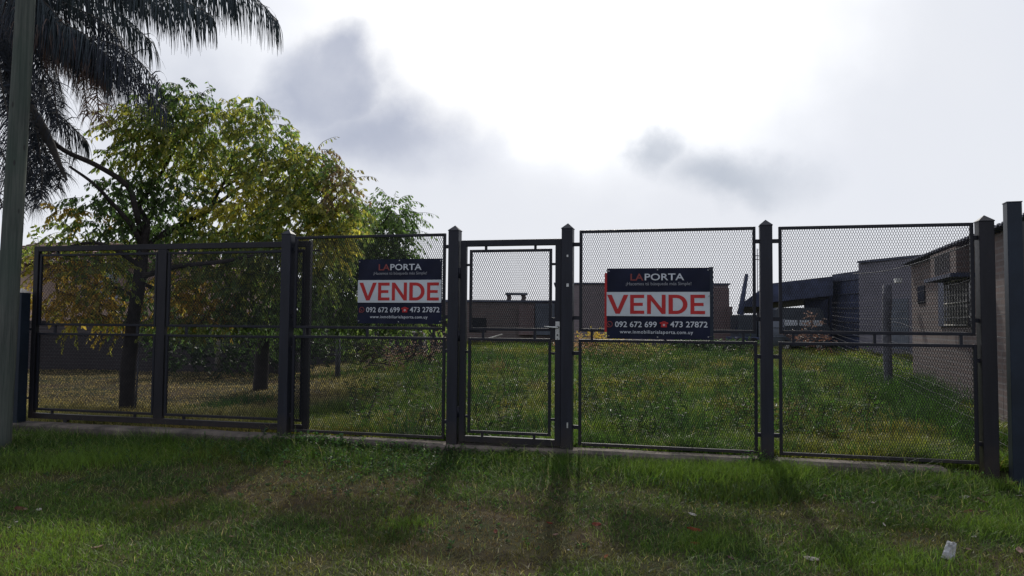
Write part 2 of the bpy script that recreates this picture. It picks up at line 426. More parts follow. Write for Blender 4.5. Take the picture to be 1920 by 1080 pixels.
def panel(sa, sb, left_in, label, zt, z=None):
    e = empty('mesh_fence', WP((sa+sb)/2, BASE), label, 'fence panel', 'tall mesh fence panels')
    t = .027
    u = frame(sa, sb, 1.475, zt, 0, t, 'upper_frame', e); l = frame(sa-.005, sb+.008, .435, 1.405, 0, t, 'lower_frame', e)
    mesh_np(sa+t*.6, sb-t*.6, 1.475+t*.6, zt-t*.6, 0, 'upper_mesh', e)
    mesh_np(sa-.005+t*.6, sb+.008-t*.6, .435+t*.6, 1.405-t*.6, 0, 'lower_mesh', e)
    L = sb-sa
    for f_ in (.075, .5, .93):
        m = MB(); m.fbox(sa+L*f_-.011, sa+L*f_+.011, 1.405, 1.475, -.012, .012); m.build('spacer', M['frame'], e)
    return e, sa, sb
def stubs(e, s_from, s_to, zs):
    for z in zs:
        m = MB(); m.fbox(min(s_from, s_to), max(s_from, s_to), z-.017, z+.017, -.013, .013); m.build('bracket', M['frame'], e)
pA, a0, a1 = panel(S(550, 640), S(834, 640), 0, 'mesh panel with the first sale banner, left of the door', 2.41)
pB, b0, b1 = panel(S(1086, 640), S(1418, 640), 0, 'mesh panel with the second sale banner, right of the door', 2.41)
pC, c0, c1 = panel(S(1461, 640), S(1829, 640), 0, 'rightmost mesh panel, the one with no banner', 2.405)
ZS = (2.28, 1.60, 1.275, .60)
stubs(pA, sP1+PW, a0, ZS); stubs(pA, a1, sP2-PW, ZS); stubs(pB, sP3+PW, b0, ZS); stubs(pB, b1, sP4-PW, ZS)
stubs(pC, sP4+PW, c0, ZS); stubs(pC, c1, sP5-.056, ZS)

# pedestrian door
d0, d1 = sP2+PW+.012, sP3-PW-.004
dr = empty('mesh_door', WP((d0+d1)/2, BASE), 'narrow mesh door with a lever handle, between the two middle posts', 'door')
dt = .058; DZ0, DZ1 = .42, 2.335
frame(d0, d1, DZ0, DZ1, 0, dt, 'outer_frame', dr, d=.05)
i0, i1 = d0+dt+.030, d1-dt-.034
frame(i0, i1, 1.475, 2.245, 0, .026, 'upper_frame', dr); frame(i0-.006, i1-.004, .505, 1.405, 0, .026, 'lower_frame', dr)
mesh_np(i0+.015, i1-.015, 1.49, 2.23, 0, 'upper_mesh', dr); mesh_np(i0+.009, i1-.019, .52, 1.39, 0, 'lower_mesh', dr)
for sx, z0_, z1_ in ((i0+.16, 2.245, DZ1-dt), (i1-.16, 2.245, DZ1-dt), (i0+.14, DZ0+dt, .505), (i1-.16, DZ0+dt, .505), (i0+.14, 1.405, 1.475), (i1-.16, 1.405, 1.475)):
    m = MB(); m.fbox(sx-.011, sx+.011, z0_, z1_, -.01, .01); m.build('spacer', M['frame'], dr)
for z_ in (2.10, 1.27, .66):
    m = MB(); m.fbox(d0+dt, i0-(.006 if z_ < 1.44 else 0), z_-.011, z_+.011, -.01, .01); m.build('spacer', M['frame'], dr)
    m = MB(); m.fbox(i1-(.004 if z_ < 1.44 else 0), d1-dt, z_-.011, z_+.011, -.01, .01); m.build('spacer', M['frame'], dr)
for z_ in (2.02, 1.42, .70):
    m = MB(); m.tube([WP(d0-.007, z_-.05, .028), WP(d0-.007, z_+.05, .028)], .011, 8); m.build('hinge', M['frame'], dr)
lb = MB(); lb.fbox(d1-dt-.045, d1-dt+.001, 1.40, 1.60, -.022, .022); lb.build('lock_box', M['frame'], dr, bevel=.002)
lp = MB(); lp.fbox(d1-.053, d1-.013, 1.395, 1.565, .0255, .029); plate = lp.build('lock_plate', M['steel'], dr, bevel=.003)
hd = MB(); hc = d1-.033
hd.tube([WP(hc, 1.51, .027), WP(hc, 1.51, .062)], .009, 10); hd.tube([WP(hc+.004, 1.51, .060), WP(hc-.05, 1.512, .062), WP(hc-.118, 1.517, .056)], [.009, .008, .006], 8)
hd.build('handle', M['steel'], plate)
ky = MB(); ky.tube([WP(hc, 1.44, .028), WP(hc, 1.44, .034)], .008, 10); ky.tube([WP(hc, 1.512, .029), WP(hc, 1.512, .036)], .013, 10); ky.tube([WP(hc, 1.405, .028), WP(hc, 1.405, .033)], .005, 8)
ky.build('keyhole', M['black'], plate)
th = MB(); th.fbox(d0, d1, .400, .414, -.03, .03); thr = th.build('threshold', M['rustframe'], dr)

# sliding gate (behind the posts)
GO = -.13
g0, g1 = S(61, 640, GO), S(581, 640, GO)
gt = empty('sliding_gate', WP((g0+g1)/2, BASE, GO), 'wide dark mesh sliding gate at the left, with a tree behind it', 'gate')
GT = .06
frame(g0, g1, .43, 2.375, GO, GT, 'outer_frame', gt, M['rustframe'], d=.05)
gm = S(302, 640, GO)
m = MB(); m.fbox(gm-.055, gm+.055, .43+GT, 2.375-GT, GO-.024, GO+.024); m.build('centre_stile', M['rustframe'], gt, bevel=.003)
for x0_, x1_ in ((g0+GT+.012, gm-.055-.014), (gm+.055+.012, g1-GT-.012)):
    frame(x0_, x1_, 1.475, 2.285, GO, .026, 'upper_frame', gt); frame(x0_, x1_, .52, 1.395, GO, .026, 'lower_frame', gt)
    mesh_np(x0_+.015, x1_-.015, 1.49, 2.27, GO, 'upper_mesh', gt); mesh_np(x0_+.015, x1_-.015, .535, 1.38, GO, 'lower_mesh', gt)
    for f_ in (.15, .85):
        for (za, zb) in ((1.395, 1.475), (2.285, 2.315), (.49, .52)):
            xx = x0_+(x1_-x0_)*f_; q = MB(); q.fbox(xx-.012, xx+.012, za, zb, GO-.01, GO+.01); q.build('spacer', M['frame'], gt)
for sx in (g0+.5, g1-.5):
    q = MB(); q.tube([WP(sx, .425, GO-.02), WP(sx, .425, GO+.02)], .028, 16); q.build('wheel', M['black'], gt)
lat = MB(); lat.fbox(g0-.006, g0+.002, 1.10, 1.16, GO, GO+.02); lat.build('latch', M['steel'], gt)

# short post by the utility pole
sQ = S(37, 640)
q = empty('gate_post', WP(sQ, .33), 'short dark post behind the foot of the wooden pole', 'gate post')
m = MB(); m.fbox(sQ-.066, sQ+.066, .2, 1.84, -.06, .06); m.build('shaft', M['newpost'], q, bevel=.004)
c = MB(); b4 = [WP(sQ-.07, 1.84, -.064), WP(sQ+.07, 1.84, -.064), WP(sQ+.07, 1.84, .064), WP(sQ-.07, 1.84, .064)]; ap = WP(sQ, 1.895)
c.poly(b4)
for i in range(4): c.poly([b4[i], b4[(i+1) % 4], ap])
c.build('cap', M['palegrey'], q)
for z in (1.43, .66):
    m = MB(); m.fbox(sQ+.066, g0+.01, z-.012, z+.012, -.09, -.06); m.build('gate_stop', M['frame'], q)

# concrete footing of the fence
def footing():
    m = MB(); n = 60; sa, sb = S(30), S(1765)
    for i in range(n):
        s0_ = sa+(sb-sa)*i/n; s1_ = sa+(sb-sa)*(i+1)/n
        def prof(s_):
            z = .398 + .010*mnoise.noise(Vector((s_*2.1, 3, 0))); o = .095+.014*mnoise.noise(Vector((s_*3.3, 7, 0)))
            return [WP(s_, .15, o), WP(s_, z-.02, o), WP(s_, z, o-.018), WP(s_, z+.002, -.10), WP(s_, .15, -.10)]
        p, q_ = prof(s0_), prof(s1_)
        for k in range(4): m.poly([p[k], q_[k], q_[k+1], p[k+1]])
        if i == 0: m.poly(p[::-1])
        if i == n-1: m.poly(q_)
    o = m.build('concrete_footing', M['concrete'], origin=WP((sa+sb)/2, .2))
    tag(o, 'low rough concrete footing running under the whole fence', 'footing')
footing()
# broken block of concrete at the left end
m = MB(); sb_ = S(60); m.fbox(sb_-.13, sb_+.22, .18, .30, .10, .24)
o = m.build('concrete_block', M['concrete'], bevel=.02, origin=WP(sb_, .3, .15)); tag(o, 'loose block of broken concrete in front of the footing near the wooden pole', 'concrete block')

# ------------------------------------------------------------------ banners
def text_obj(body, size, mat, s0, s1, zc, off, parent, bold=.0, name='lettering', shear=0.0, hgt=None, spacing=1.0):
    cu = bpy.data.curves.new('t', 'FONT'); cu.body = body; cu.size = 1; cu.offset = bold; cu.resolution_u = 3
    cu.align_x = 'LEFT'; cu.shear = shear; cu.space_character = spacing
    ob = bpy.data.objects.new('t', cu); COL.objects.link(ob)
    dg = bpy.context.evaluated_depsgraph_get(); dg.update()
    me = bpy.data.meshes.new_from_object(ob.evaluated_get(dg)); bpy.data.objects.remove(ob)
    n = len(me.vertices); co = np.empty(n*3); me.vertices.foreach_get('co', co); co = co.reshape(-1, 3)
    x0, x1 = co[:, 0].min(), co[:, 0].max(); y0, y1 = co[:, 1].min(), co[:, 1].max()
    kx = (s1-s0)/(x1-x0); ky_ = (hgt/(y1-y0)) if hgt else kx
    s_ = s0+(co[:, 0]-x0)*kx; z = zc+(co[:, 1]-(y0+y1)/2)*ky_
    w = np.stack([FAx+fu.x*s_+fn.x*off, FAy+fu.y*s_+fn.y*off, z], 1) - np.array(parent.location)
    me.vertices.foreach_set('co', w.astype(np.float32).ravel()); me.materials.clear(); me.materials.append(mat); me.update(); me.name = name
    o = bpy.data.objects.new(name, me); COL.objects.link(o); o.parent = parent
    return o
def glyph(m, polys, s0, z0, w, h, off):
    for p in polys: m.poly([WP(s0+x*w, z0+y*h, off) for x, y in p])
LET = {
 'V': [[(0, 1), (.40, 0), (.60, 0), (.50, .25), (.22, 1)], [(.60, 0), (1, 1), (.78, 1), (.50, .25)]],
 'E': [[(0, 0), (.27, 0), (.27, 1), (0, 1)], [(.27, 0), (1, 0), (1, .17), (.27, .17)], [(.27, .42), (.9, .42), (.9, .58), (.27, .58)], [(.27, .83), (1, .83), (1, 1), (.27, 1)]],
 'N': [[(0, 0), (.21, 0), (.21, 1), (0, 1)], [(.79, 0), (1, 0), (1, 1), (.79, 1)], [(.21, 1), (.21, .70), (.79, 0), (.79, .30)]],
}
def letterD():
    P = []; n = 14
    P.append([(0, 0), (.23, 0), (.23, 1), (0, 1)])
    def o(a): return (.42+.58*math.cos(a), .5+.5*math.sin(a))
    def i(a): return (.42+.34*math.cos(a), .5+.33*math.sin(a))
    for k in range(n):
        a, b = -math.pi/2+math.pi*k/n, -math.pi/2+math.pi*(k+1)/n
        P.append([i(a), o(a), o(b), i(b)])
    P.append([(.23, 0), (.42, 0), (.42, .17), (.23, .17)]); P.append([(.23, .83), (.42, .83), (.42, 1), (.23, 1)])
    return P
LET['D'] = letterD()
def banner(label, s0, s1, z0, z1, off, wh, vx, big=False):
    """wh: (za, zb) of the white band, vx: (s0, s1) VENDE"""
    e = empty('sale_banner', WP((s0+s1)/2, z0, off), label, 'banner', 'black, white and red for-sale banners on the fence')
    nx_, nz_ = 26, 18
    def surf(a, b, o=0.0):
        s_ = s0+(s1-s0)*a; z_ = z0+(z1-z0)*b
        rip = .0035*math.sin(a*9+b*3)*math.sin(b*5+1)+.002*math.sin(a*23-b*11)
        return WP(s_, z_, off+rip+o)
    m = MB()
    for i in range(nx_):
        for j in range(nz_):
            a, b, c_, d = i/nx_, (i+1)/nx_, j/nz_, (j+1)/nz_
            m.poly([surf(a, c_), surf(b, c_), surf(b, d), surf(a, d)], True); m.poly([surf(a, d, -.003), surf(b, d, -.003), surf(b, c_, -.003), surf(a, c_, -.003)], True)
    for a0_, a1_, b0_, b1_ in ((0, 1, 0, 0), (0, 1, 1, 1), (0, 0, 0, 1), (1, 1, 0, 1)):
        k_ = 26
        for i in range(k_):
            pa = (a0_+(a1_-a0_)*i/k_, b0_+(b1_-b0_)*i/k_); pb = (a0_+(a1_-a0_)*(i+1)/k_, b0_+(b1_-b0_)*(i+1)/k_)
            m.poly([surf(*pa), surf(*pb), surf(*pb, -.003), surf(*pa, -.003)])
    m.build('sheet', M['navy'], e)
    of = off+.008
    def sub(name, mat, f, lift=0.0):
        q = MB(); f(q, of+lift); return q.build(name, mat, e)
    L = s1-s0; H = z1-z0
    wb = MB(); wb.fbox(s0+(-.002 if big else .002), s1-(.004 if not big else .0), wh[0], wh[1], of-.001, of); wb.build('white_band', M['white'], e)
    wds = [('V', 1.22), ('E', .80), ('N', 1.04), ('D', 1.05), ('E', .80)]; gap = .16
    tot = sum(w for _, w in wds)+gap*4-.06; k = (vx[1]-vx[0])/tot; x = vx[0]
    hb = (wh[1]-wh[0]); v = MB()
    for i, (ch, w) in enumerate(wds):
        glyph(v, LET[ch], x, wh[0]+hb*.095, w*k, hb*.79, of+.0015); x += (w+gap-(.06 if ch == 'V' else 0))*k
    v.build('red_lettering', M['red'], e)
    f = lambda a: s0+L*a
    zt = z0+H*.873
    # measured positions are fractions of the sheet
    A = (.252, .385, .392, .762) if not big else (.235, .362, .375, .757)
    text_obj('LA', 1, M['dullred'], f(A[0]), f(A[1]), zt, of+.001, e, .012, 'name_lettering', hgt=H*.097)
    text_obj('PORTA', 1, M['lettergrey'], f(A[2]), f(A[3]), zt, of+.001, e, .012, 'name_lettering', hgt=H*.097)
    text_obj('\u00a1Hacemos t\u00fa b\u00fasqueda m\u00e1s Simple!', 1, M['dimgrey'], f(.19), f(.825), z0+H*.772, of+.001, e, .004, 'slogan_lettering')
    zp = z0+H*(.213 if not big else .205)
    B = (.108, .512, .632, .978) if not big else (.082, .492, .622, .978)
    text_obj('092 672 699', 1, M['lettergrey'], f(B[0]), f(B[1]), zp, of+.001, e, .012, 'number_lettering', hgt=H*.082)
    text_obj('473 27872', 1, M['lettergrey'], f(B[2]), f(B[3]), zp+.003, of+.001, e, .012, 'number_lettering', hgt=H*.082)
    text_obj('www.inmobiliarialaporta.com.uy', 1, M['lettergrey'], f(.155 if not big else .13), f(.84), z0+H*(.098 if not big else .092), of+.001, e, .008, 'web_lettering', spacing=1.12)
    # round chat bubble with handset
    r = H*.044; cs = f(.055 if not big else .028); ic = MB()
    def ring(q, c_s, c_z, ri, ro, o_, a0_=0, a1_=2*math.pi, n=22):
        for i in range(n):
            a, b = a0_+(a1_-a0_)*i/n, a0_+(a1_-a0_)*(i+1)/n
            q.poly([WP(c_s+ri*math.cos(a), c_z+ri*math.sin(a), o_), WP(c_s+ro*math.cos(a), c_z+ro*math.sin(a), o_), WP(c_s+ro*math.cos(b), c_z+ro*math.sin(b), o_), WP(c_s+ri*math.cos(b), c_z+ri*math.sin(b), o_)])
    ring(ic, cs, zp, r*.78, r, of+.002); ic.poly([WP(cs-r, zp-r, of+.002), WP(cs-r*.3, zp-r*.93, of+.002), WP(cs-r*.93, zp-r*.3, of+.002)])
    ring(ic, cs+r*.35, zp+r*.35, r*.62, r*.86, of+.002, R(190), R(262), 8)
    ic.build('chat_icon', M['dullred'], e)
    tcs = f(.572 if not big else .562); ic = MB(); rr = H*.044
    ic.poly([WP(tcs-rr*.95, zp-rr*.85, of+.002), WP(tcs+rr*.95, zp-rr*.85, of+.002), WP(tcs+rr*.9, zp-rr*.1, of+.002), WP(tcs+rr*.45, zp+rr*.55, of+.002), WP(tcs-rr*.45, zp+rr*.55, of+.002), WP(tcs-rr*.9, zp-rr*.1, of+.002)])
    ring(ic, tcs, zp-rr*.25, rr*.95, rr*1.3, of+.0025, R(35), R(145), 10)
    ic.fbox(tcs-rr*1.3, tcs-rr*.75, zp+rr*.2, zp+rr*.7, of+.0005, of+.002); ic.fbox(tcs+rr*.75, tcs+rr*1.3, zp+rr*.2, zp+rr*.7, of+.0005, of+.002)
    ic.build('telephone_icon', M['red'], e)
    ic = MB(); ring(ic, tcs, zp-rr*.12, rr*.16, rr*.34, of+.004, n=12); ic.build('telephone_dial', M['lettergrey'], e)
    for a_, b_ in ((.02, .96), (.985, .965), (.02, .04), (.985, .04), (.985, .60)):
        tz = MB(); c_s, c_z = f(a_), z0+H*b_; sx = -1 if a_ < .5 else 1
        tz.tube([WP(c_s, c_z, of+.006), WP(c_s+.012*sx, c_z+.006, of+.008), WP(c_s+.030*sx, c_z+.004, .018)], .0022, 5); tz.build('wire_tie', M['wire'], e)
    for a_, b_ in ((.02, .96), (.5, .975), (.985, .965), (.02, .54), (.99, .60), (.02, .04), (.5, .03), (.985, .04)):
        ic = MB(); c_s, c_z = f(a_), z0+H*b_
        ring(ic, c_s, c_z, .002, .0055, of+.003, n=8); ic.build('eyelet', M['steel'], e)
    return e
BO = .022
s0, s1 = S(671, 560, BO), S(828.5, 560, BO)
banner('smaller sale banner with its V clear of the edge, left of the door', s0, s1, ZF(750, 607, BO), ZF(750, 485.5, BO), BO, (ZF(750, 567.5, BO), ZF(750, 525, BO)), (S(674.5, 545, BO), S(823.5, 545, BO)))
s0, s1 = S(1138, 570, BO), S(1331, 570, BO)
zb0, zb1 = ZF(1235, 636, BO), ZF(1235, 502.5, BO)
b2 = banner('larger sale banner with a red left edge, right of the door', s0, s1, zb0, zb1, BO, (ZF(1235, 593, BO), ZF(1235, 547.5, BO)), (S(1138.5, 570, BO), S(1322, 570, BO)), True)
m = MB(); m.fbox(S(1133.5, 570, BO), S(1138.5, 570, BO), zb0+.06, zb1-.04, BO-.012, BO-.005); m.build('red_edge', M['red'], b2)
m = MB(); m.fbox(s1-.004, S(1337.5, 570, BO), zb0-.005, zb1+.005, BO-.02, BO-.005); m.build('backing_board', M['newpost'], b2)

# ------------------------------------------------------------------ utility pole, neighbour posts
PY_ = 7.55
p0, p1 = at(-2, 860, PY_), at(52, -60, PY_+.05)
e = empty('utility_pole', Vector((p0.x, p0.y, .25)), 'weathered greenish wooden utility pole at the left edge', 'utility pole')
n = 24; pts = [p0.lerp(p1, i/(n-1)) + Vector((.004*mnoise.noise(Vector((i*.5, 0, 0))), 0, 0)) for i in range(n)]
top = p0.lerp(p1, 1.35); pts.append(top); 
m = MB(); m.tube(pts, [.100-.012*i/(n) for i in range(n+1)], 20); pl = m.build('shaft', M['wood'], e)

NY = 5.93
c1_ = at(1902, 600, NY); e = empty('neighbour_post', Vector((c1_.x, c1_.y, .3)), 'tall flat-topped dark post at the right edge of the photo', 'fence post')
nd = Vector((math.sin(R(18)), math.cos(R(18)), 0)); nr = Vector((nd.y, -nd.x, 0))
m = MB(); ztop = at(1902, 381, NY).z; cc = Vector((c1_.x+.004, c1_.y, (ztop+.1)/2)); m.box(cc, nr*.052, nd*.055, Vector((0, 0, (ztop-.1)/2))); m.build('shaft', M['newpost'], e, bevel=.004)
m = MB(); m.box(Vector((cc.x, cc.y, ztop+.003)), nr*.055, nd*.058, Vector((0, 0, .004))); m.build('cap', M['newpost'], e)
p = at(1930, 415, NY+.1); e = empty('neighbour_gate', Vector((p.x+.3, p.y, .35)), 'dark sheet gate just entering the photo at the far right edge', 'gate')
m = MB(); q0 = at(1919, 415, NY+.05); zc = q0.z
m.box(Vector((q0.x+.6, q0.y, (zc+.4)/2)), Vector((.6, 0, 0)), Vector((0, .015, 0)), Vector((0, 0, (zc-.4)/2))); m.build('leaf_panel', M['newpost'], e)
m = MB(); m.box(Vector((q0.x+.6, q0.y-.03, zc-.02)), Vector((.6, 0, 0)), Vector((0, .014, 0)), Vector((0, 0, .02))); m.build('top_rail', M['newpost'], e)

# ------------------------------------------------------------------ leaves, twigs
def leaves_np(P, D, Lh, Wd, Cc, fold=.25):
    """P base pts, D unit dir, length, width; 4-vert folded leaf (two tris); returns V, F, C"""
    n = len(P); Rr = rng.normal(size=(n, 3)); Sd = np.cross(D, Rr); Sd /= np.linalg.norm(Sd, axis=1)[:, None]+1e-9
    Nn = np.cross(Sd, D)
    L_ = Lh[:, None]; Wv = Wd[:, None]
    mid = P+D*L_*.42+Nn*(L_*fold*.3); tip = P+D*L_ - Nn*L_*.12
    a = mid+Sd*Wv*.5-Nn*Wv*.25; b = mid-Sd*Wv*.5-Nn*Wv*.25
    c_ = P+D*L_*.72+Nn*(L_*fold*.15)
    a2 = c_+Sd*Wv*.33-Nn*Wv*.15; b2_ = c_-Sd*Wv*.33-Nn*Wv*.15
    V_ = np.stack([P, a, a2, tip, b2_, b], 1).reshape(-1, 3)
    i = np.arange(n)*6
    q = np.stack([i, i+1, i+2, i+3], 1); q2 = np.stack([i, i+3, i+4, i+5], 1)
    return V_, [np.concatenate([q, q2])], np.repeat(Cc, 6, 0)
def tubes_np(segs, k=3):
    """segs list of (pts, radii) -> tapered thin prisms"""
    m = MB()
    for pts, rad in segs: m.tube(pts, rad, k, False)
    return m
DENS = 1.45
def twigs(blobs, leaf_len, leaf_w, nl, droop=.9, depth=1.2, hang=.55, seglen=.3):
    """blobs: (px,py,rpx,rpy,Y,ntwigs,(col,col2,mix)) ; returns leaf arrays and twig segments"""
    PP, DD, LL, WW, CC, segs = [], [], [], [], [], []
    for (px, py, rx, ry, Yd, nt_, pal) in blobs:
        c0 = at(px, py, Yd); rX = rx/F*Yd; rZ = ry/F*Yd; rY = min(rX, depth)
        for _ in range(int(nt_*DENS)):
            v = Vector((random.gauss(0, 1), random.gauss(0, 1), random.gauss(0, 1))).normalized()*(random.random()**.45)
            s_ = c0+Vector((v.x*rX, v.y*rY, v.z*rZ))
            d = Vector((v.x+random.gauss(0, .5), v.y+random.gauss(0, .5), v.z*.6+random.gauss(0, .35))).normalized()
            L = seglen*random.uniform(.6, 1.3); pts = [s_.copy()]; p_ = s_.copy(); st = 5
            for i in range(st):
                d = (d+Vector((0, 0, -droop*.22))+Vector((random.gauss(0, .1), random.gauss(0, .1), 0))).normalized()
                p_ = p_+d*(L/st); pts.append(p_.copy())
            segs.append((pts, [.0045-.0006*i for i in range(st+1)]))
            side = d.cross(Vector((0, 0, 1)));
            if side.length < .1: side = Vector((1, 0, 0))
            side.normalize(); tint = random.random()
            for k in range(nl):
                t = (k+.6)/nl*st; i0_ = min(int(t), st-1); q_ = pts[i0_].lerp(pts[i0_+1], t-i0_)
                ld = (side*(1 if k % 2 else -1)*random.uniform(.3, .9)+d*.5+Vector((0, 0, -hang-random.random()*.5))+Vector((random.gauss(0, .3), random.gauss(0, .3), 0))).normalized()
                PP.append(q_); DD.append(ld); sc = random.uniform(.65, 1.15)
                LL.append(leaf_len*sc); WW.append(leaf_w*sc*random.uniform(.8, 1.1))
                ca, cb, mx = pal; f_ = min(1, max(0, mx+(tint-.5)*.7+random.gauss(0, .18)))
                br = random.uniform(.7, 1.25); CC.append([(ca[j]*(1-f_)+cb[j]*f_)*br for j in range(3)])
    return np.array(PP), np.array(DD), np.array(LL), np.array(WW), np.array(CC), segs
def limb(m, pts, r0_, r1_, n=8):
    """smooth wobbling limb through control points"""
    P = [Vector(p) for p in pts]; out = []
    for i in range(len(P)-1):
        a = P[max(i-1, 0)]; b = P[i]; c_ = P[i+1]; d = P[min(i+2, len(P)-1)]
        for k in range(5):
            t = k/5; out.append(.5*((2*b)+(c_-a)*t+(2*a-5*b+4*c_-d)*t*t+(3*b-a-3*c_+d)*t**3))
    out.append(P[-1]); L = len(out)
    out = [p+Vector((mnoise.noise(p*2.3), mnoise.noise(p*2.3+Vector((9, 0, 0))), 0))*.02 for p in out]
    rad = [(r0_+(r1_-r0_)*(i/(L-1))**.8)*(1+.12*mnoise.noise(out[i]*4)) for i in range(L)]
    m.tube(out, rad, n); return out
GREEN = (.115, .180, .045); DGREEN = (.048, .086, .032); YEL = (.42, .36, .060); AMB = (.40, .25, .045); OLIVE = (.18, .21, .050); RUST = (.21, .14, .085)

def tree_one():
    T = 9.8; b = at(238, 772, T); zb = float(TZ(b.x, b.y))
    e = empty('fruit_tree', Vector((b.x, b.y, zb)), 'broad tree with yellowing green leaves behind the sliding gate', 'tree')
    m = MB(); A = lambda x, y, dy=0: at(x, y, T+dy)
    limb(m, [Vector((b.x, b.y, zb-.15)), A(240, 700), A(250, 600), A(262, 520), A(268, 460)], .105, .075, 12)
    limb(m, [A(268, 465), A(250, 430, -.2), A(215, 385, -.4), A(175, 345, -.6), A(130, 312, -.7)], .045, .014)
    limb(m, [A(268, 465), A(275, 420), A(262, 390, .2), A(272, 370, .2), A(300, 330, .3), A(330, 270, .3), A(350, 215, .3)], .06, .010)
    limb(m, [A(265, 440), A(255, 400, -.3), A(240, 350, -.4), A(180, 310, -.6), A(120, 282, -.7), A(70, 240, -.8)], .040, .03)
    limb(m, [A(268, 470), A(320, 430, .3), A(380, 400, .4), A(450, 350, .5), A(500, 300, .6)], .055, .012)
    limb(m, [A(320, 430, .3), A(380, 440, .7), A(460, 430, .9), A(560, 400, 1.0), A(620, 350, 1.1)], .04, .008)
    limb(m, [A(262, 520), A(330, 500, -.3), A(420, 490, -.5), A(520, 470, -.5), A(600, 470, -.4)], .045, .010)
    limb(m, [A(264, 500), A(220, 470, -.3), A(170, 455, -.4), A(90, 475, -.3), A(50, 500, -.2)], .035, .008)
    limb(m, [A(390, 400, .4), A(410, 360, .4), A(430, 320, .3), A(440, 270, .3), A(430, 210, .3)], .03, .006)
    limb(m, [A(410, 360, .4), A(450, 330, .2), A(500, 290, .1), A(540, 250, .1)], .02, .005)
    limb(m, [A(258, 560), A(220, 540, .4), A(160, 530, .7), A(110, 540, .8)], .03, .008)
    limb(m, [A(262, 530), A(340, 560, .5), A(400, 570, .8), A(440, 590, 1.0)], .03, .006)
    for (x0_, y0_, x1_, y1_) in ((430, 330, 520, 305), (420, 345, 500, 340), (440, 320, 470, 275), (275, 380, 235, 320), (300, 340, 380, 310), (520, 470, 560, 540), (200, 370, 205, 420), (185, 455, 190, 520), (545, 405, 612, 292), (600, 365, 640, 300)):
        limb(m, [A(x0_, y0_, .2), A((x0_+x1_)/2+6, (y0_+y1_)/2-5, .1), A(x1_, y1_, 0)], .012, .003, 5)
    bark = m.build('trunk', M['bark'], e)
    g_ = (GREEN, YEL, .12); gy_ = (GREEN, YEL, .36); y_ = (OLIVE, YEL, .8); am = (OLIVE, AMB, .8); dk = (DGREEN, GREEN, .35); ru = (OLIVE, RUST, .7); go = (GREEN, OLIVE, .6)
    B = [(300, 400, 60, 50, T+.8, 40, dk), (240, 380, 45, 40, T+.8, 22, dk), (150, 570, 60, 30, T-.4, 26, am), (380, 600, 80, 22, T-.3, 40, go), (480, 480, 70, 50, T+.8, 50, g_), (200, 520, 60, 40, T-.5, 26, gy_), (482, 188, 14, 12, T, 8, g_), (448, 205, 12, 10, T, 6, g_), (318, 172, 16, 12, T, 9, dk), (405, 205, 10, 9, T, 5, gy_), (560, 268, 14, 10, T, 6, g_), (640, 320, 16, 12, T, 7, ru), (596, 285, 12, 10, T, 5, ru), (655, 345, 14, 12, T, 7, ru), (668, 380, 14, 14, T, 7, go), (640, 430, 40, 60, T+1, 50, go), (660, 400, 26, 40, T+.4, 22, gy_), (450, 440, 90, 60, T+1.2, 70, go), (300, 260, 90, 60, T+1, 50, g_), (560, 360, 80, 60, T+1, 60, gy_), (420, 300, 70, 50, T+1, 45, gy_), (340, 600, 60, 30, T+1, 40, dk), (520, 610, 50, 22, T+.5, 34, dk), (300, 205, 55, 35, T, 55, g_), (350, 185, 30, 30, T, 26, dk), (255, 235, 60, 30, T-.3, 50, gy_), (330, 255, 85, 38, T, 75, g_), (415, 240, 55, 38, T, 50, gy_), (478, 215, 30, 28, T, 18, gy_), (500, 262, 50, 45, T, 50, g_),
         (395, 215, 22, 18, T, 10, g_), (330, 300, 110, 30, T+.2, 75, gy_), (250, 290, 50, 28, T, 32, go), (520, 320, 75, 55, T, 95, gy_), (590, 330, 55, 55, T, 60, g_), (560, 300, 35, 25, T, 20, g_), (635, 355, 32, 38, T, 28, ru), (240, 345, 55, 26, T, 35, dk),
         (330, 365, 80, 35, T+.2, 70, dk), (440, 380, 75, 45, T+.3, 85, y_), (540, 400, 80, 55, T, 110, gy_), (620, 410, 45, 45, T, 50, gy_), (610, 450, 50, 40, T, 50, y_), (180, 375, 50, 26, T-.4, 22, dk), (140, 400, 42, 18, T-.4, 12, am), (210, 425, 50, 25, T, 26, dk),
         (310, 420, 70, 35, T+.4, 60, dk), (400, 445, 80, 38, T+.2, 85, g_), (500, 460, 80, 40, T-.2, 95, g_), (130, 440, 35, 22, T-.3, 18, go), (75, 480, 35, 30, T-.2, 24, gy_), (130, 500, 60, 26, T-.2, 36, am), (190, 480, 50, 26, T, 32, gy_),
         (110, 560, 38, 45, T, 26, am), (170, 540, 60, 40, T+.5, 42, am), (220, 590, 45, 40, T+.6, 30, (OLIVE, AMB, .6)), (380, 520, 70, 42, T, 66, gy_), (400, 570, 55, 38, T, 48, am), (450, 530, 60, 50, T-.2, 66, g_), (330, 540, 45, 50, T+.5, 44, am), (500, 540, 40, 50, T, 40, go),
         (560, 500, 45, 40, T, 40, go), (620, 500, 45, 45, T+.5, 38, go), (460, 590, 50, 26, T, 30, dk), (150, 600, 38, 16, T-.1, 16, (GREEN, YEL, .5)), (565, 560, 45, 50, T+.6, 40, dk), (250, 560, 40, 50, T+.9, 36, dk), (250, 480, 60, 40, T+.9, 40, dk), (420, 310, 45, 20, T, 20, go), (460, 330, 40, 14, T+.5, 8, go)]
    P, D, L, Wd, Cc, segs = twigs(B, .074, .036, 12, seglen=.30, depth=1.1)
    V_, Fc, CC = leaves_np(P, D, L, Wd, Cc)
    np_mesh('crown', M['leaf'], V_, Fc, CC, parent=e)
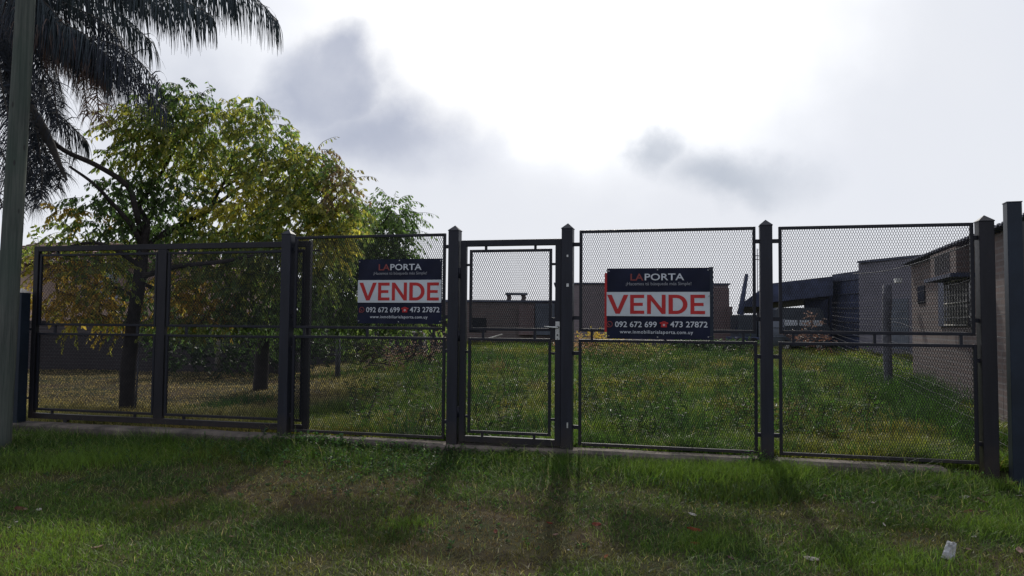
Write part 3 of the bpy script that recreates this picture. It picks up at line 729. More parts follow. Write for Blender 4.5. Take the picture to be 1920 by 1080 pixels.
    tubes_np(segs).build('twigs', M['bark'], e)
tree_one()
def tree_two():
    T = 12.5; b = at(488, 722, T); zb = float(TZ(b.x, b.y)); A = lambda x, y, dy=0: at(x, y, T+dy)
    e = empty('dark_tree', Vector((b.x, b.y, zb)), 'darker green tree whose crown shows above the left banner', 'tree')
    m = MB()
    limb(m, [Vector((b.x, b.y, zb-.15)), A(492, 660), A(505, 600), A(540, 550)], .13, .085, 10)
    limb(m, [A(540, 550), A(600, 520), A(650, 480), A(700, 440), A(735, 395)], .075, .012)
    limb(m, [A(540, 550), A(620, 545, .5), A(690, 520, .5), A(760, 500, .5)], .06, .012)
    limb(m, [A(505, 600), A(470, 560, .5), A(440, 520, .8)], .06, .02)
    limb(m, [A(650, 480), A(690, 485), A(750, 480)], .03, .008)
    m.build('trunk', M['bark'], e)
    dk = (DGREEN, GREEN, .5); md = (GREEN, OLIVE, .3)
    B = [(700, 430, 70, 50, T+1, 70, dk), (620, 460, 60, 60, T+1, 70, md), (650, 540, 80, 60, T+1, 80, dk), (760, 480, 22, 12, T, 14, dk), (760, 405, 16, 10, T, 8, dk), (735, 392, 32, 18, T, 28, dk), (715, 415, 50, 22, T, 40, dk), (745, 440, 26, 16, T, 20, dk), (690, 440, 55, 30, T, 50, md), (660, 400, 30, 20, T, 14, (OLIVE, AMB, .4)), (740, 475, 28, 14, T, 20, dk), (690, 475, 60, 32, T, 60, dk), (640, 470, 50, 40, T, 45, md),
         (640, 520, 55, 40, T, 50, dk), (600, 560, 60, 45, T, 60, dk), (680, 560, 55, 45, T, 55, dk), (740, 540, 45, 60, T, 50, dk), (540, 590, 50, 40, T, 45, dk), (640, 600, 60, 26, T, 40, dk), (780, 590, 45, 24, T, 30, md), (720, 600, 50, 20, T, 30, dk)]
    P, D, L, Wd, Cc, segs = twigs(B, .085, .034, 13, seglen=.40, depth=1.2)
    V_, Fc, CC = leaves_np(P, D, L, Wd, Cc); np_mesh('crown', M['leaf'], V_, Fc, CC, parent=e)
    tubes_np(segs).build('twigs', M['bark'], e)
tree_two()
# thin stake beside the trunk
b = at(253, 768, 9.6); m = MB(); m.tube([b-Vector((0, 0, .1)), at(262, 640, 9.6)], .012, 6)
o = m.build('stake', M['postgrey'], origin=b); tag(o, 'thin stake leaning beside the trunk of the broad tree', 'stake')

# bushes
def bush(name, label, blobs, ll, lw, nl, droop=.2, hang=-.2, cat='bush', seg=.25, base=None):
    b = base; e = empty(name, b, label, cat)
    P, D, L, Wd, Cc, segs = twigs(blobs, ll, lw, nl, droop=droop, depth=.8, hang=hang, seglen=seg)
    V_, Fc, CC = leaves_np(P, D, L, Wd, Cc); np_mesh('foliage', M['leaf'], V_, Fc, CC, parent=e)
    tubes_np(segs).build('stems', M['bark'], e); return e
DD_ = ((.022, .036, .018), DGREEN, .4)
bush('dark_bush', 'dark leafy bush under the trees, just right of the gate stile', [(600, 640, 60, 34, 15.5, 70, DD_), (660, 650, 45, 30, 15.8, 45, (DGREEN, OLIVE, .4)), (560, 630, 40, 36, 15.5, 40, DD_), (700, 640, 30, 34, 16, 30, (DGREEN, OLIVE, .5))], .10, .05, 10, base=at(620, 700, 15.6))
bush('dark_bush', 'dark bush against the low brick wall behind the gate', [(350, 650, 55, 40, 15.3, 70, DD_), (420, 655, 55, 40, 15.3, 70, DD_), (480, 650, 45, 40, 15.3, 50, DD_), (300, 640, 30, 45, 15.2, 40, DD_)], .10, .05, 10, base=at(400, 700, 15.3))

bush('reddish_shrub', 'reddish dry shrub in front of the open shed', [(1510, 630, 36, 14, 19, 40, ((.085, .05, .045), (.12, .06, .05), .5)), (1540, 640, 22, 16, 19, 22, ((.085, .05, .045), (.12, .06, .05), .6)), (1525, 600, 16, 14, 19, 16, ((.17, .11, .105), (.10, .06, .05), .5))], .06, .04, 8, cat='shrub', base=at(1515, 655, 19), seg=.12)
bush('dry_weeds', 'straw coloured dry weeds at the foot of the mauve wall', [(1110, 634, 24, 8, 21, 30, (AMB, YEL, .4)), (1150, 640, 30, 8, 20.5, 26, (AMB, YEL, .3))], .10, .02, 8, cat='weeds', base=at(1120, 645, 20.8), hang=-1.0)
bush('ivy_clump', 'dark green clump under the right end of the larger banner', [(1300, 646, 34, 10, 19.5, 50, DD_), (1350, 650, 40, 9, 19, 44, DD_), (1395, 648, 24, 9, 18.8, 24, DD_)], .09, .06, 9, base=at(1330, 660, 19.2))
bush('brown_weeds', 'reddish brown withered weeds between the door and the larger banner', [(1085, 645, 34, 11, 17.5, 46, (RUST, (.22, .12, .08), .5)), (1150, 652, 40, 11, 17, 44, (RUST, OLIVE, .4)), (1215, 655, 40, 9, 17, 30, (RUST, OLIVE, .6))], .07, .03, 8, cat='weeds', base=at(1140, 665, 17), hang=-.8)

# ------------------------------------------------------------------ palm
def palm():
    T = 9.2; cr = at(-40, -70, T); zb = float(TZ(cr.x, T))
    e = empty('palm_tree', Vector((cr.x-.05, T, zb)), 'palm with drooping feathery fronds in the top left corner', 'palm tree')
    m = MB(); pts = [Vector((cr.x-.05, T, zb-.1)), Vector((cr.x-.03, T, 2.0)), Vector((cr.x, T, 4)), cr+Vector((0, 0, .2))]
    n = 40; P = []
    for i in range(n+1):
        t = i/n*3; k = min(int(t), 2); P.append(pts[k].lerp(pts[k+1], t-k))
    m.tube(P, [.21+(.012 if i % 2 else 0)-.03*i/n+.06*max(0, (i-34)/6) for i in range(n+1)], 18); m.build('trunk', M['palmbark'], e)
    A = lambda x, y, dy=0: at(x, y, T+max(dy, -.85))
    PG = (.034, .047, .056); PD = (.028, .034, .048); BR = (.15, .105, .09)
    fr = [  # control points, n leaflets, leaflet length, colour, hang
        ([cr, A(120, -120, .1), A(300, -70, .2), A(440, -32, .2), A(524, 40, .2)], 150, .62, PG, 2.0),
        ([cr, A(90, -60, -.5), A(220, -30, -.8), A(330, -5, -.9), A(400, 30, -1.0)], 120, .55, PG, 1.8),
        ([cr, A(60, -40, .6), A(140, -10, 1.0), A(230, 30, 1.2), A(285, 80, 1.3)], 130, .6, PG, 1.8),
        ([cr, A(40, 0, -.5), A(130, 60, -.7), A(230, 90, -.8), A(300, 160, -.8)], 130, .60, PD, 1.2),
        ([cr, A(50, 10, .3), A(130, 75, .5), A(215, 120, .6), A(270, 210, .6)], 120, .60, PD, 1.2),
        ([cr, A(60, 30, -.8), A(130, 60, -.8), A(175, 120, -.8), A(185, 230, -.8)], 130, .42, BR, .9),
        ([cr, A(50, 40, -.8), A(110, 70, -.8), A(150, 130, -.8), A(165, 220, -.8)], 110, .40, BR, .9),
        ([cr, A(30, 60, .2), A(60, 160, .3), A(110, 215, .3), A(165, 265, .4)], 120, .50, PD, 1.3),
        ([cr, A(20, 80, -.3), A(50, 180, -.4), A(75, 280, -.4), A(80, 380, -.4)], 130, .50, PD, 1.0),
        ([cr, A(0, 80, .4), A(25, 200, .5), A(55, 300, .6), A(70, 390, .6)], 130, .52, PD, 1.0),
        ([cr, A(-40, 80, .0), A(-30, 200, -.1), A(10, 300, -.2), A(30, 400, -.2)], 120, .50, PD, 1.0),
        ([cr, A(-60, 60, .4), A(-50, 180, .4), A(-20, 300, .4), A(5, 390, .4)], 110, .50, PD, 1.0),
        ([cr, A(30, -30, -1.0), A(80, 0, -1.5), A(130, 60, -1.7), A(150, 130, -1.8)], 130, .5, PG, 1.4),
        ([cr, A(10, -10, -.7), A(40, 30, -1.2), A(70, 90, -1.4), A(85, 170, -1.5)], 120, .5, PD, 1.4),
        ([cr, A(-60, -80, -.4), A(-160, -80, -.8), A(-260, -20, -1.0), A(-320, 90, -1.0)], 110, .6, PG, 1.4),
        ([cr, A(-60, -120, .4), A(-180, -140, .8), A(-300, -80, 1.0), A(-380, 20, 1.1)], 110, .6, PG, 1.4),
        ([cr, A(0, -160, .8), A(40, -200, 1.8), A(80, -160, 2.6), A(100, -90, 3.0)], 110, .6, PG, 1.4),
        ([cr, A(-20, -200, .0), A(0, -280, -.4), A(60, -300, -.8), A(140, -260, -1.0)], 100, .6, PG, 1.2),
        ([cr, A(20, 20, -.1), A(50, 90, -.3), A(95, 150, -.4), A(110, 240, -.5)], 120, .5, PD, 1.2),
    ]
    for k_ in range(9):
        xx = 10+k_*11; fr.append(([cr, A(xx*.3, 90, .2+.1*(k_ % 3)), A(xx*.7+8, 190+6*k_, .3+.12*(k_ % 3)), A(xx+14, 290+4*((k_*5) % 9), .3+.15*(k_ % 4)), A(xx+12, 380+((k_*37) % 50)-k_*9, .3+.15*(k_ % 4))], 90, .34, PD, .8))
    fr += [([cr, A(30, 60, .5), A(60, 130, .7), A(100, 190, .8), A(140, 300, .8)], 130, .5, PD, 1.3), ([cr, A(60, 40, .7), A(140, 95, .9), A(200, 150, 1.0), A(230, 260, 1.0)], 130, .5, PD, 1.3), ([cr, A(60, 20, -.9), A(150, 75, -1.1), A(240, 130, -1.2), A(315, 210, -1.2)], 130, .5, PD, 1.3),
        ([cr, A(50, -70, -.3), A(120, -80, -.5), A(200, -60, -.6), A(260, -15, -.6)], 130, .6, PG, 2.0), ([cr, A(20, 20, 1.2), A(60, 40, 1.8), A(100, 70, 2.0), A(150, 170, 2.0)], 130, .5, PD, 1.3),
        ([cr, A(100, -90, 0), A(220, -70, 0), A(340, -45, 0), A(440, -5, 0)], 150, .6, PG, 2.2),
        ([cr, A(50, -30, .2), A(130, 10, .2), A(210, 55, .2), A(250, 140, .2)], 140, .5, PD, 1.4),
        ([cr, A(40, -10, -.9), A(110, 40, -1.1), A(170, 75, -1.2), A(215, 150, -1.2)], 140, .45, PG, 1.4),
        ([cr, A(70, -60, .9), A(160, -50, 1.2), A(250, -20, 1.3), A(320, 30, 1.4)], 140, .55, PD, 1.8),
        ([cr, A(40, 20, -.75), A(90, 80, -.75), A(150, 100, -.75), A(200, 150, -.75)], 120, .38, BR, 1.2),
        ([cr, A(30, 0, .9), A(70, 60, 1.1), A(105, 130, 1.2), A(120, 200, 1.2)], 140, .5, PD, 1.4),
        ([cr, A(10, 40, .9), A(30, 140, 1.1), A(45, 230, 1.2), A(50, 330, 1.2)], 140, .5, PD, 1.2),
        ([cr, A(-10, 40, -.6), A(0, 140, -.8), A(25, 250, -.9), A(40, 340, -.9)], 140, .5, PD, 1.2)]
    for (cp, nl, ll, colr, hang) in fr:
        nl = int(nl*1.05); hang *= 1.25; ll *= 1.12+.12*(colr is PG)
        rm = MB(); P = limb(rm, cp, .022, .005, 6); ro = rm.build('frond', M['palmbark'], e)
        L = len(P); VV = []; CC = []; st = 5
        for k in range(nl):
            for sgn in (-1, 1):
                t = (.10+.90*k/nl)*(L-1); i = min(int(t), L-2); q_ = P[i].lerp(P[i+1], t-i); d = (P[i+1]-P[i]).normalized()
                side = d.cross(Vector((0, 0, 1)));
                if side.length < .15: side = Vector((random.gauss(0, 1), random.gauss(0, 1), 0))
                side.normalize()
                a = random.gauss(0, .5); dv = (side*sgn*math.cos(a)+Vector((0, 0, math.sin(a)))+d*.55).normalized()
                f_ = k/nl; l_ = ll*random.uniform(.75, 1.1)*(1-.45*max(0, (f_-.7)/.3))*(.5+.5*min(1, f_/.15))
                p_ = q_.copy(); br = random.uniform(.6, 1.4); wv = d.cross(dv).normalized()
                dd = d.copy()
                for j in range(st+1):
                    w = .0068*(1-(j/st)**2.2)+.001
                    VV.append(p_+dd*w); VV.append(p_-dd*w); CC += [[c_*br for c_ in colr]]*2
                    dv = (dv+Vector((random.gauss(0, .05), random.gauss(0, .05), -hang*.34))).normalized(); p_ = p_+dv*(l_/st)
        V_ = np.array(VV); nL = len(V_)//(2*(st+1)); b_ = (np.arange(nL)[:, None]*2*(st+1)+np.arange(st)[None]*2).ravel()
        q_ = np.stack([b_, b_+1, b_+3, b_+2], 1)
        np_mesh('leaflets', M['palm'] if colr != BR else M['dry'], V_, [q_], np.array(CC), parent=ro)
    # old cut frond base hanging from the crown
    c = MB(); limb(c, [A(20, 160, -.2), A(60, 215, -.3), A(95, 270, -.3), A(112, 310, -.3), A(124, 338, -.3)], .10, .012, 8); c.build('frond_base', M['palmbark'], e)
palm()

# ------------------------------------------------------------------ buildings and walls
def slab(m, a, b, z0, z1, th, inward=None):
    """vertical wall from a to b (xy), thickness th on the far side"""
    a = Vector((a[0], a[1], 0)); b = Vector((b[0], b[1], 0)); d = (b-a).normalized(); n = Vector((-d.y, d.x, 0))
    if n.dot((a+b)/2) < 0: n = -n
    p = [a, b, b+n*th, a+n*th]
    if (b-a).cross(n).z < 0: p = [p[1], p[0], p[3], p[2]]
    m.hexa([q+Vector((0, 0, z0)) for q in p]+[q+Vector((0, 0, z1)) for q in p]); return n
def xy(px, Yd, py=605): p = at(px, py, Yd); return (p.x, p.y)
def quad_on(px0, py0, px1, py1, a, b, name, mat, parent, proud=.03, depth=.05):
    """a box lying on the facade through a,b (xy), bounded by pixel corners"""
    a = Vector((a[0], a[1], 0)); b = Vector((b[0], b[1], 0)); d = (b-a).normalized(); n = Vector((-d.y, d.x, 0))
    if n.dot(C0-a) < 0: n = -n
    def hit(px, py):
        r = ray(px, py); t = (a-C0).dot(n)/r.dot(n); return C0+r*t
    p, q_ = hit(px0, (py0+py1)/2), hit(px1, (py0+py1)/2); z1 = hit((px0+px1)/2, py0).z; z0 = hit((px0+px1)/2, py1).z
    m = MB(); c = Vector(((p.x+q_.x)/2, (p.y+q_.y)/2, (z0+z1)/2))+n*(proud-depth/2)
    hl = (Vector((q_.x, q_.y, 0))-Vector((p.x, p.y, 0))).length/2
    m.box(c, d*hl, n*(depth/2), Vector((0, 0, (z1-z0)/2))); return m.build(name, mat, parent), c, d, n, hl, (z1-z0)/2

# back brick outbuilding (centre)
a, b = xy(560, 24.5), xy(1041, 24); zt = at(1000, 567, 24).z
e = empty('brick_outbuilding', Vector(((a[0]+b[0])/2, 24.2, .7)), 'low dark brick outbuilding behind the door, with a small black window', 'building')
m = MB(); slab(m, a, b, .2, zt, 3.2); m.build('wall', M['brickdark'], e)
m = MB(); slab(m, (a[0]-.1, a[1]-.05), (b[0], b[1]-.05), zt+.003, zt+.07, 3.3); rf = m.build('roof', M['sheet'], e)
quad_on(880, 596, 912, 623, a, b, 'window', M['glass'], e, .012, .02)
quad_on(973, 572, 1002, 628, a, b, 'pier', M['brickred'], e, .12, .14)
quad_on(1003.5, 569, 1040, 628, a, b, 'grey_bay', M['greyrender'], e, .06, .08)
# chimney with slab cap
c0_ = at(968, 567, 24.8); zc0 = zt+.07; zc1 = at(968, 553, 24.8).z
hw = 20/F*24.8
for dx in (-1, 1):
    m = MB(); m.box((c0_.x+dx*hw*.68, c0_.y, (zc0+zc1)/2), (hw*.20, 0, 0), (0, .25, 0), (0, 0, (zc1-zc0)/2)); ch = m.build('chimney_pillar', M['brickdark'], rf)
m = MB(); m.box((c0_.x, c0_.y, zc1+.03), (hw*1.03, 0, 0), (0, .35, 0), (0, 0, .03)); m.build('chimney_slab', M['greyrender'], rf)
# taller mauve house wall
a, b = xy(1041, 23), xy(1366, 22.6); zt = at(1200, 533.5, 22.8).z
e = empty('plain_house', Vector(((a[0]+b[0])/2, 23, .7)), 'plain mauve brick house behind the larger banner', 'building')
m = MB(); slab(m, a, b, .2, zt, 4.5); m.build('wall', M['brickplain'], e)
m = MB(); slab(m, (a[0]-.05, a[1]-.04), (b[0]+.05, b[1]-.04), zt+.003, zt+.05, 4.6); m.build('coping', M['sheet'], e)
quad_on(1336, 540, 1367, 642, a, b, 'brick_pilaster', M['brickred'], e, .03, .05)
quad_on(1362, 575, 1372, 642, a, b, 'brick_stub', M['brickred'], e, .10, .12)
# low boundary wall, left
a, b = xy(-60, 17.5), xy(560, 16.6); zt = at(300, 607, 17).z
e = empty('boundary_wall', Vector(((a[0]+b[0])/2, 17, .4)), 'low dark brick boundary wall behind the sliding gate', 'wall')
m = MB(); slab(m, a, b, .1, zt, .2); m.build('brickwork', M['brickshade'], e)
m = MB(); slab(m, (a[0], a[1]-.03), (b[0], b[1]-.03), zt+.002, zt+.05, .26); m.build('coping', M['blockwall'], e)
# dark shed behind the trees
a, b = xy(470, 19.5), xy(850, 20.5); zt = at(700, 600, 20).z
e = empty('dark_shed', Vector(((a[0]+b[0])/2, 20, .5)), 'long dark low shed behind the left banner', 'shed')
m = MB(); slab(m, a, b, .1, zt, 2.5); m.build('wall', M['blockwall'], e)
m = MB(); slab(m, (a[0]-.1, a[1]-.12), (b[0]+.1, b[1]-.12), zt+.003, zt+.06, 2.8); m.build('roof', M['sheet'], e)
# tan house, far left
a, b = xy(-80, 21), xy(345, 20); zt = at(130, 497, 20.6).z
e = empty('tan_house', Vector(((a[0]+b[0])/2, 20.6, .4)), 'tan rendered house with a tiled roof behind the tree', 'house')
m = MB(); n_ = slab(m, a, b, .1, zt, 6); m.build('wall', M['tan'], e)
A3 = Vector((a[0], a[1], zt)); B3 = Vector((b[0], b[1], zt)); d_ = (B3-A3).normalized()
m = MB(); rz = at(130, 452, 21).z
e0, e1, r1_, r2_ = A3-d_*.4-n_*.4, B3+d_*.4-n_*.4, B3-d_*2.6+n_*3, A3+n_*3
k0, k1 = A3-d_*.4+n_*6.4, B3+d_*.4+n_*6.4
for p in (r1_, r2_): p.z = rz+.25
m.poly([e0, e1, r1_, r2_]); m.poly([e1, k1, r1_]); m.poly([k1, k0, r2_, r1_]); m.poly([k0, e0, r2_]); m.poly([e0, k0, k1, e1])
rows = 13
for i in range(rows):        # tile courses
    t0 = i/rows; pA_, pB_ = e0.lerp(r2_, t0), e1.lerp(r1_, t0); nn = (e1-e0).cross(r2_-e0).normalized()
    if nn.z < 0: nn = -nn
    cb = (pA_+pB_)/2+nn*.02; m.box(cb, (pB_-pA_)/2, (r2_-e0).normalized()*.06, nn*.02)
m.build('roof', M['tile'], e)
w_, c_, d2, n2_, hl, hz = quad_on(112, 492, 128, 518, a, b, 'window', M['paleglass'], e, .02, .03)
w_, c_, d2, n2_, hl, hz = quad_on(178, 505, 222, 560, a, b, 'window', M['paleglass'], e, .02, .03)

# right-hand house (long side wall)
H1 = (5.04, 6.6); H2 = (7.22, 13.35); eh = 2.66
e = empty('brick_house', Vector(((H1[0]+H2[0])/2, (H1[1]+H2[1])/2, .5)), 'long low brick house on the right with a barred window', 'house')
m = MB(); n_ = slab(m, H1, H2, .2, eh, 5.0); m.build('wall', M['bricktan'], e)
P1 = Vector((H1[0], H1[1], 0)); P2 = Vector((H2[0], H2[1], 0)); dd = (P2-P1).normalized(); nin = Vector((dd.y, -dd.x, 0))
m = MB(); N = 90
L_ = (P2-P1).length+.5
for i in range(N):           # ribbed sheet roof, one mesh
    t0, t1 = L_*i/N-.3, L_*(i+1)/N-.3
    q0, q1 = P1+dd*t0-nin*.13, P1+dd*t1-nin*.13
    h_ = .018 if i % 2 else 0
    p = [q0+Vector((0, 0, eh+.01+h_)), q1+Vector((0, 0, eh+.01+h_)), q1+nin*5.6+Vector((0, 0, eh-.9+h_)), q0+nin*5.6+Vector((0, 0, eh-.9+h_))]
    m.hexa([x_ for x_ in p]+[x_+Vector((0, 0, .018)) for x_ in p])
m.build('roof', M['sheet'], e)
win, c_, d2, nf, hl, hz = quad_on(1781, 524, 1823, 612, H1, H2, 'barred_window', M['glass'], e, .02, .03)
bars = MB()
for i in range(9):
    x_ = -hl+hl*2*i/8; bars.tube([c_+d2*x_+nf*.06+Vector((0, 0, -hz)), c_+d2*x_+nf*.06+Vector((0, 0, hz))], .011, 6)
for z_ in (-hz*.95, 0, hz*.95): bars.tube([c_-d2*hl+nf*.07+Vector((0, 0, z_)), c_+d2*hl+nf*.07+Vector((0, 0, z_))], .008, 6)
bars.build('bars', M['palegrey'], win)
quad_on(1763, 523, 1779, 612, H1, H2, 'shutter', M['darksheet'], e, .03, .05)
quad_on(1722, 536, 1735, 569, H1, H2, 'small_window', M['glass'], e, .015, .03)
bx, c_, d2, nf, hl, hz = quad_on(1776, 470, 1829, 517, H1, H2, 'roller_box', M['bricktan'], e, .22, .22)
gr = MB()
for i in range(9): gr.box(c_+nf*.115+d2*(-hl*.5+hl*1.2*i/9), d2*.012, nf*.006, Vector((0, 0, hz*.8)))
gr.build('grille', M['wire'], bx)
m = MB(); m.box(c_+Vector((0, 0, -hz-.03))+nf*.03, d2*(hl+.05), nf*.16, Vector((0, 0, .025))); m.build('shelf', M['darksheet'], bx)
lt, c_, d2, nf, hl, hz = quad_on(1704, 522, 1709, 530, H1, H2, 'wall_lamp', M['whitepaint'], e, .25, .10)
# grey building behind it
a, b = xy(1611, 19.6), xy(1800, 16.6); zt = at(1611, 494, 19.6).z
e = empty('grey_building', Vector(((a[0]+b[0])/2, 18, .6)), 'taller grey flat-topped building behind the brick house', 'building')
m = MB(); slab(m, a, b, .2, zt, 4); m.build('wall', M['brickgrey'], e)
m = MB(); slab(m, (a[0]-.06, a[1]-.06), (b[0]+.05, b[1]-.05), zt+.003, zt+.06, 4.1); m.build('coping', M['sheet'], e)
quad_on(1672, 560, 1704, 655, a, b, 'door', M['greyrender'], e, .02, .03)
# dark sheet shed beside it
a, b = xy(1561, 21.5), xy(1612, 19.9); zt = at(1590, 511, 20.6).z
e = empty('sheet_shed', Vector(((a[0]+b[0])/2, 20.5, .6)), 'dark corrugated shed beside the open canopy', 'shed')
m = MB(); slab(m, a, b, .2, zt, 3); m.build('wall', M['darksheet'], e)
A3 = Vector((a[0], a[1], 0)); B3 = Vector((b[0], b[1], 0)); nn = Vector((-(B3-A3).y, (B3-A3).x, 0)).normalized()
if nn.dot(-A3) < 0: nn = -nn
r_ = MB()
for i in range(6):
    z_ = .9+(zt-1.0)*i/5.3; r_.box((A3+B3)/2+nn*.02+Vector((0, 0, z_)), (B3-A3)/2, nn*.015, Vector((0, 0, .012)))
r_.build('battens', M['sheet'], e)
# open canopy
Yc = 21.5
e = empty('open_canopy', at(1500, 650, Yc), 'open-sided dark canopy roof on posts beside the leaning beam', 'canopy')
m = MB()
def pr(px, py, Yd): return at(px, py, Yd)
f0, f1, f2 = pr(1432, 533, Yc), pr(1562, 518, Yc-.6), pr(1562, 554, Yc-.6)
f3 = pr(1432, 568, Yc); bk = Vector((.9, 3.2, -.15))
m.hexa([f3, f2, f2+bk, f3+bk, f0, f1, f1+bk, f0+bk]); m.build('roof', M['darksheet'], e)
m = MB(); g0_, g1_ = pr(1386, 575, Yc+.2), pr(1434, 537, Yc+.2)
m.hexa([g0_, pr(1434, 575, Yc+.2), pr(1434, 575, Yc+.2)+bk, g0_+bk, g0_+Vector((0, 0, .04)), g1_, g1_+bk, g0_+bk+Vector((0, 0, .04))]); m.build('lean_to_roof', M['darksheet'], e)
for px, y0_ in ((1438, 568), (1513, 560), (1558, 555), (1390, 576)):
    p, q_ = pr(px, y0_, Yc+.3), pr(px, 652, Yc+.3); m = MB(); m.box((p+q_)/2, (.06, 0, 0), (0, .06, 0), (0, 0, (p-q_).z/2)); m.build('post', M['darksheet'], e)
m = MB(); p, q_ = pr(1516, 556, Yc+1.2), pr(1562, 652, Yc+1.2); m.box((p+q_)/2, (abs(q_.x-p.x)/2, 0, 0), (0, .05, 0), (0, 0, (p-q_).z/2)); m.build('side_wall', M['darksheet'], e)
# dark van under the canopy
def van():
    Yv = 20.6; b0_ = pr(1503, 652, Yv); x0_, x1_ = pr(1452, 640, Yv).x, pr(1556, 640, Yv).x; zb = .82
    e = empty('parked_van', Vector(((x0_+x1_)/2, Yv, zb)), 'dark van with a pale window band parked under the canopy', 'van')
    zt = pr(1500, 577, Yv).z; zw = pr(1500, 600, Yv).z; zm = pr(1500, 611, Yv).z; w = x1_-x0_
    prof = [(0, zb+.15), (1, zb+.15), (1, zm-.02), (.96, zm+.02), (.88, zt-.08), (.82, zt), (.08, zt), (.03, zt-.06), (0, zm)]
    m = MB(); fr_ = [Vector((x0_+w*a_, Yv, z_)) for a_, z_ in prof]; bk_ = [p+Vector((0, 1.6, 0)) for p in fr_]
    m.poly(fr_); m.poly(bk_[::-1]); k = len(fr_)
    for i in range(k): m.poly([fr_[i], bk_[i], bk_[(i+1) % k], fr_[(i+1) % k]])
    m.build('body', M['van'], e, bevel=.03)
    for a0_, a1_ in ((.16, .42), (.45, .66), (.69, .86)):
        q = MB(); q.box((x0_+w*(a0_+a1_)/2, Yv-.004, (zw+zm)/2), (w*(a1_-a0_)/2, 0, 0), (0, .006, 0), (0, 0, (zw-zm)/2)); q.build('window', M['paleglass'], e)  # pale colour stands in for light reflected in the glass
    for a_ in (.2, .8):
        q = MB(); q.tube([Vector((x0_+w*a_, Yv-.03, zb+.16)), Vector((x0_+w*a_, Yv+.15, zb+.16))], .16, 18); wh_ = q.build('wheel', M['rubber'], e)
        q = MB(); q.tube([Vector((x0_+w*a_, Yv-.04, zb+.16)), Vector((x0_+w*a_, Yv-.031, zb+.16))], .09, 14); q.build('rim', M['steel'], wh_)
    q = MB(); q.box((x0_+w*.04, Yv-.01, zm-.12), (.05, 0, 0), (0, .02, 0), (0, 0, .05)); q.build('headlight', M['paleglass'], e)
van()
# leaning beam with rusty machine frame
m = MB(); m.tube([pr(1384, 625, 21), pr(1390, 575, 21), pr(1400, 514, 21)], [.09, .075, .05], 6)
o = m.build('leaning_beam', M['darksheet'], origin=pr(1388, 640, 21)); tag(o, 'dark beam leaning up into the sky left of the canopy', 'beam')
e = empty('scrap_machine', pr(1398, 650, 20.8), 'dark scrap machinery standing at the foot of the leaning beam', 'machinery')
m = MB()
def bxp(x0_, y0_, x1_, y1_, Yd, dep, nm, mt):
    p, q_ = pr(x0_, y0_, Yd), pr(x1_, y1_, Yd); k = MB(); k.box(((p.x+q_.x)/2, Yd+dep/2, (p.z+q_.z)/2), (abs(q_.x-p.x)/2, 0, 0), (0, dep/2, 0), (0, 0, abs(p.z-q_.z)/2)); return k.build(nm, mt, e, bevel=.02)
bxp(1385, 590, 1420, 634, 20.8, .8, 'hopper', M['van']); bxp(1380, 632, 1424, 640, 20.7, 1.0, 'chassis', M['darksheet']); bxp(1422, 600, 1432, 650, 20.9, .3, 'upright', M['greyrender'])
for x_ in (1388, 1414):
    c_ = pr(x_, 642, 20.6); q = MB(); q.tube([c_, c_+Vector((0, .15, 0))], .13, 14); q.build('wheel', M['rubber'], e)
# round pale drum beside the post
c_ = pr(1455, 618, 19.5); q = MB(); q.tube([c_+Vector((0, 0, -.45)), c_+Vector((0, 0, .28))], .22, 20)
for z_ in (-.2, .05): q.tube([c_+Vector((0, 0, z_)), c_+Vector((0, 0, z_+.02))], .235, 20)
o = q.build('metal_drum', M['greyrender'], origin=c_+Vector((0, 0, -.45))); tag(o, 'grey ribbed drum standing in front of the canopy beside a fence post', 'drum')
# antenna mast
Ym = 60; e = empty('antenna_mast', Vector((pr(1421, 600, Ym).x, Ym, 0)), 'thin lattice antenna mast far behind the canopy', 'mast')
m = MB(); p = pr(1421, 466, Ym); x_, zt = p.x, p.z
for dx, dy in ((-.09, -.05), (.09, -.05), (0, .1)): m.tube([Vector((x_+dx, Ym+dy, 0)), Vector((x_+dx, Ym+dy, zt))], .018, 5)
for i in range(26): z_ = i*zt/26; m.tube([Vector((x_-.09, Ym-.05, z_)), Vector((x_+.09, Ym-.05, z_+zt/26))], .01, 4)
m.build('lattice', M['postgrey'], e)
for z_ in (zt-.6, zt-.9): 
    q = MB(); q.box((x_, Ym-.1, z_), (.35, 0, 0), (0, .04, 0), (0, 0, .03)); q.box((x_-.3, Ym-.1, z_), (.06, 0, 0), (0, .06, 0), (0, 0, .22)); q.box((x_+.3, Ym-.1, z_), (.06, 0, 0), (0, .06, 0), (0, 0, .22)); q.build('antenna', M['postgrey'], e)

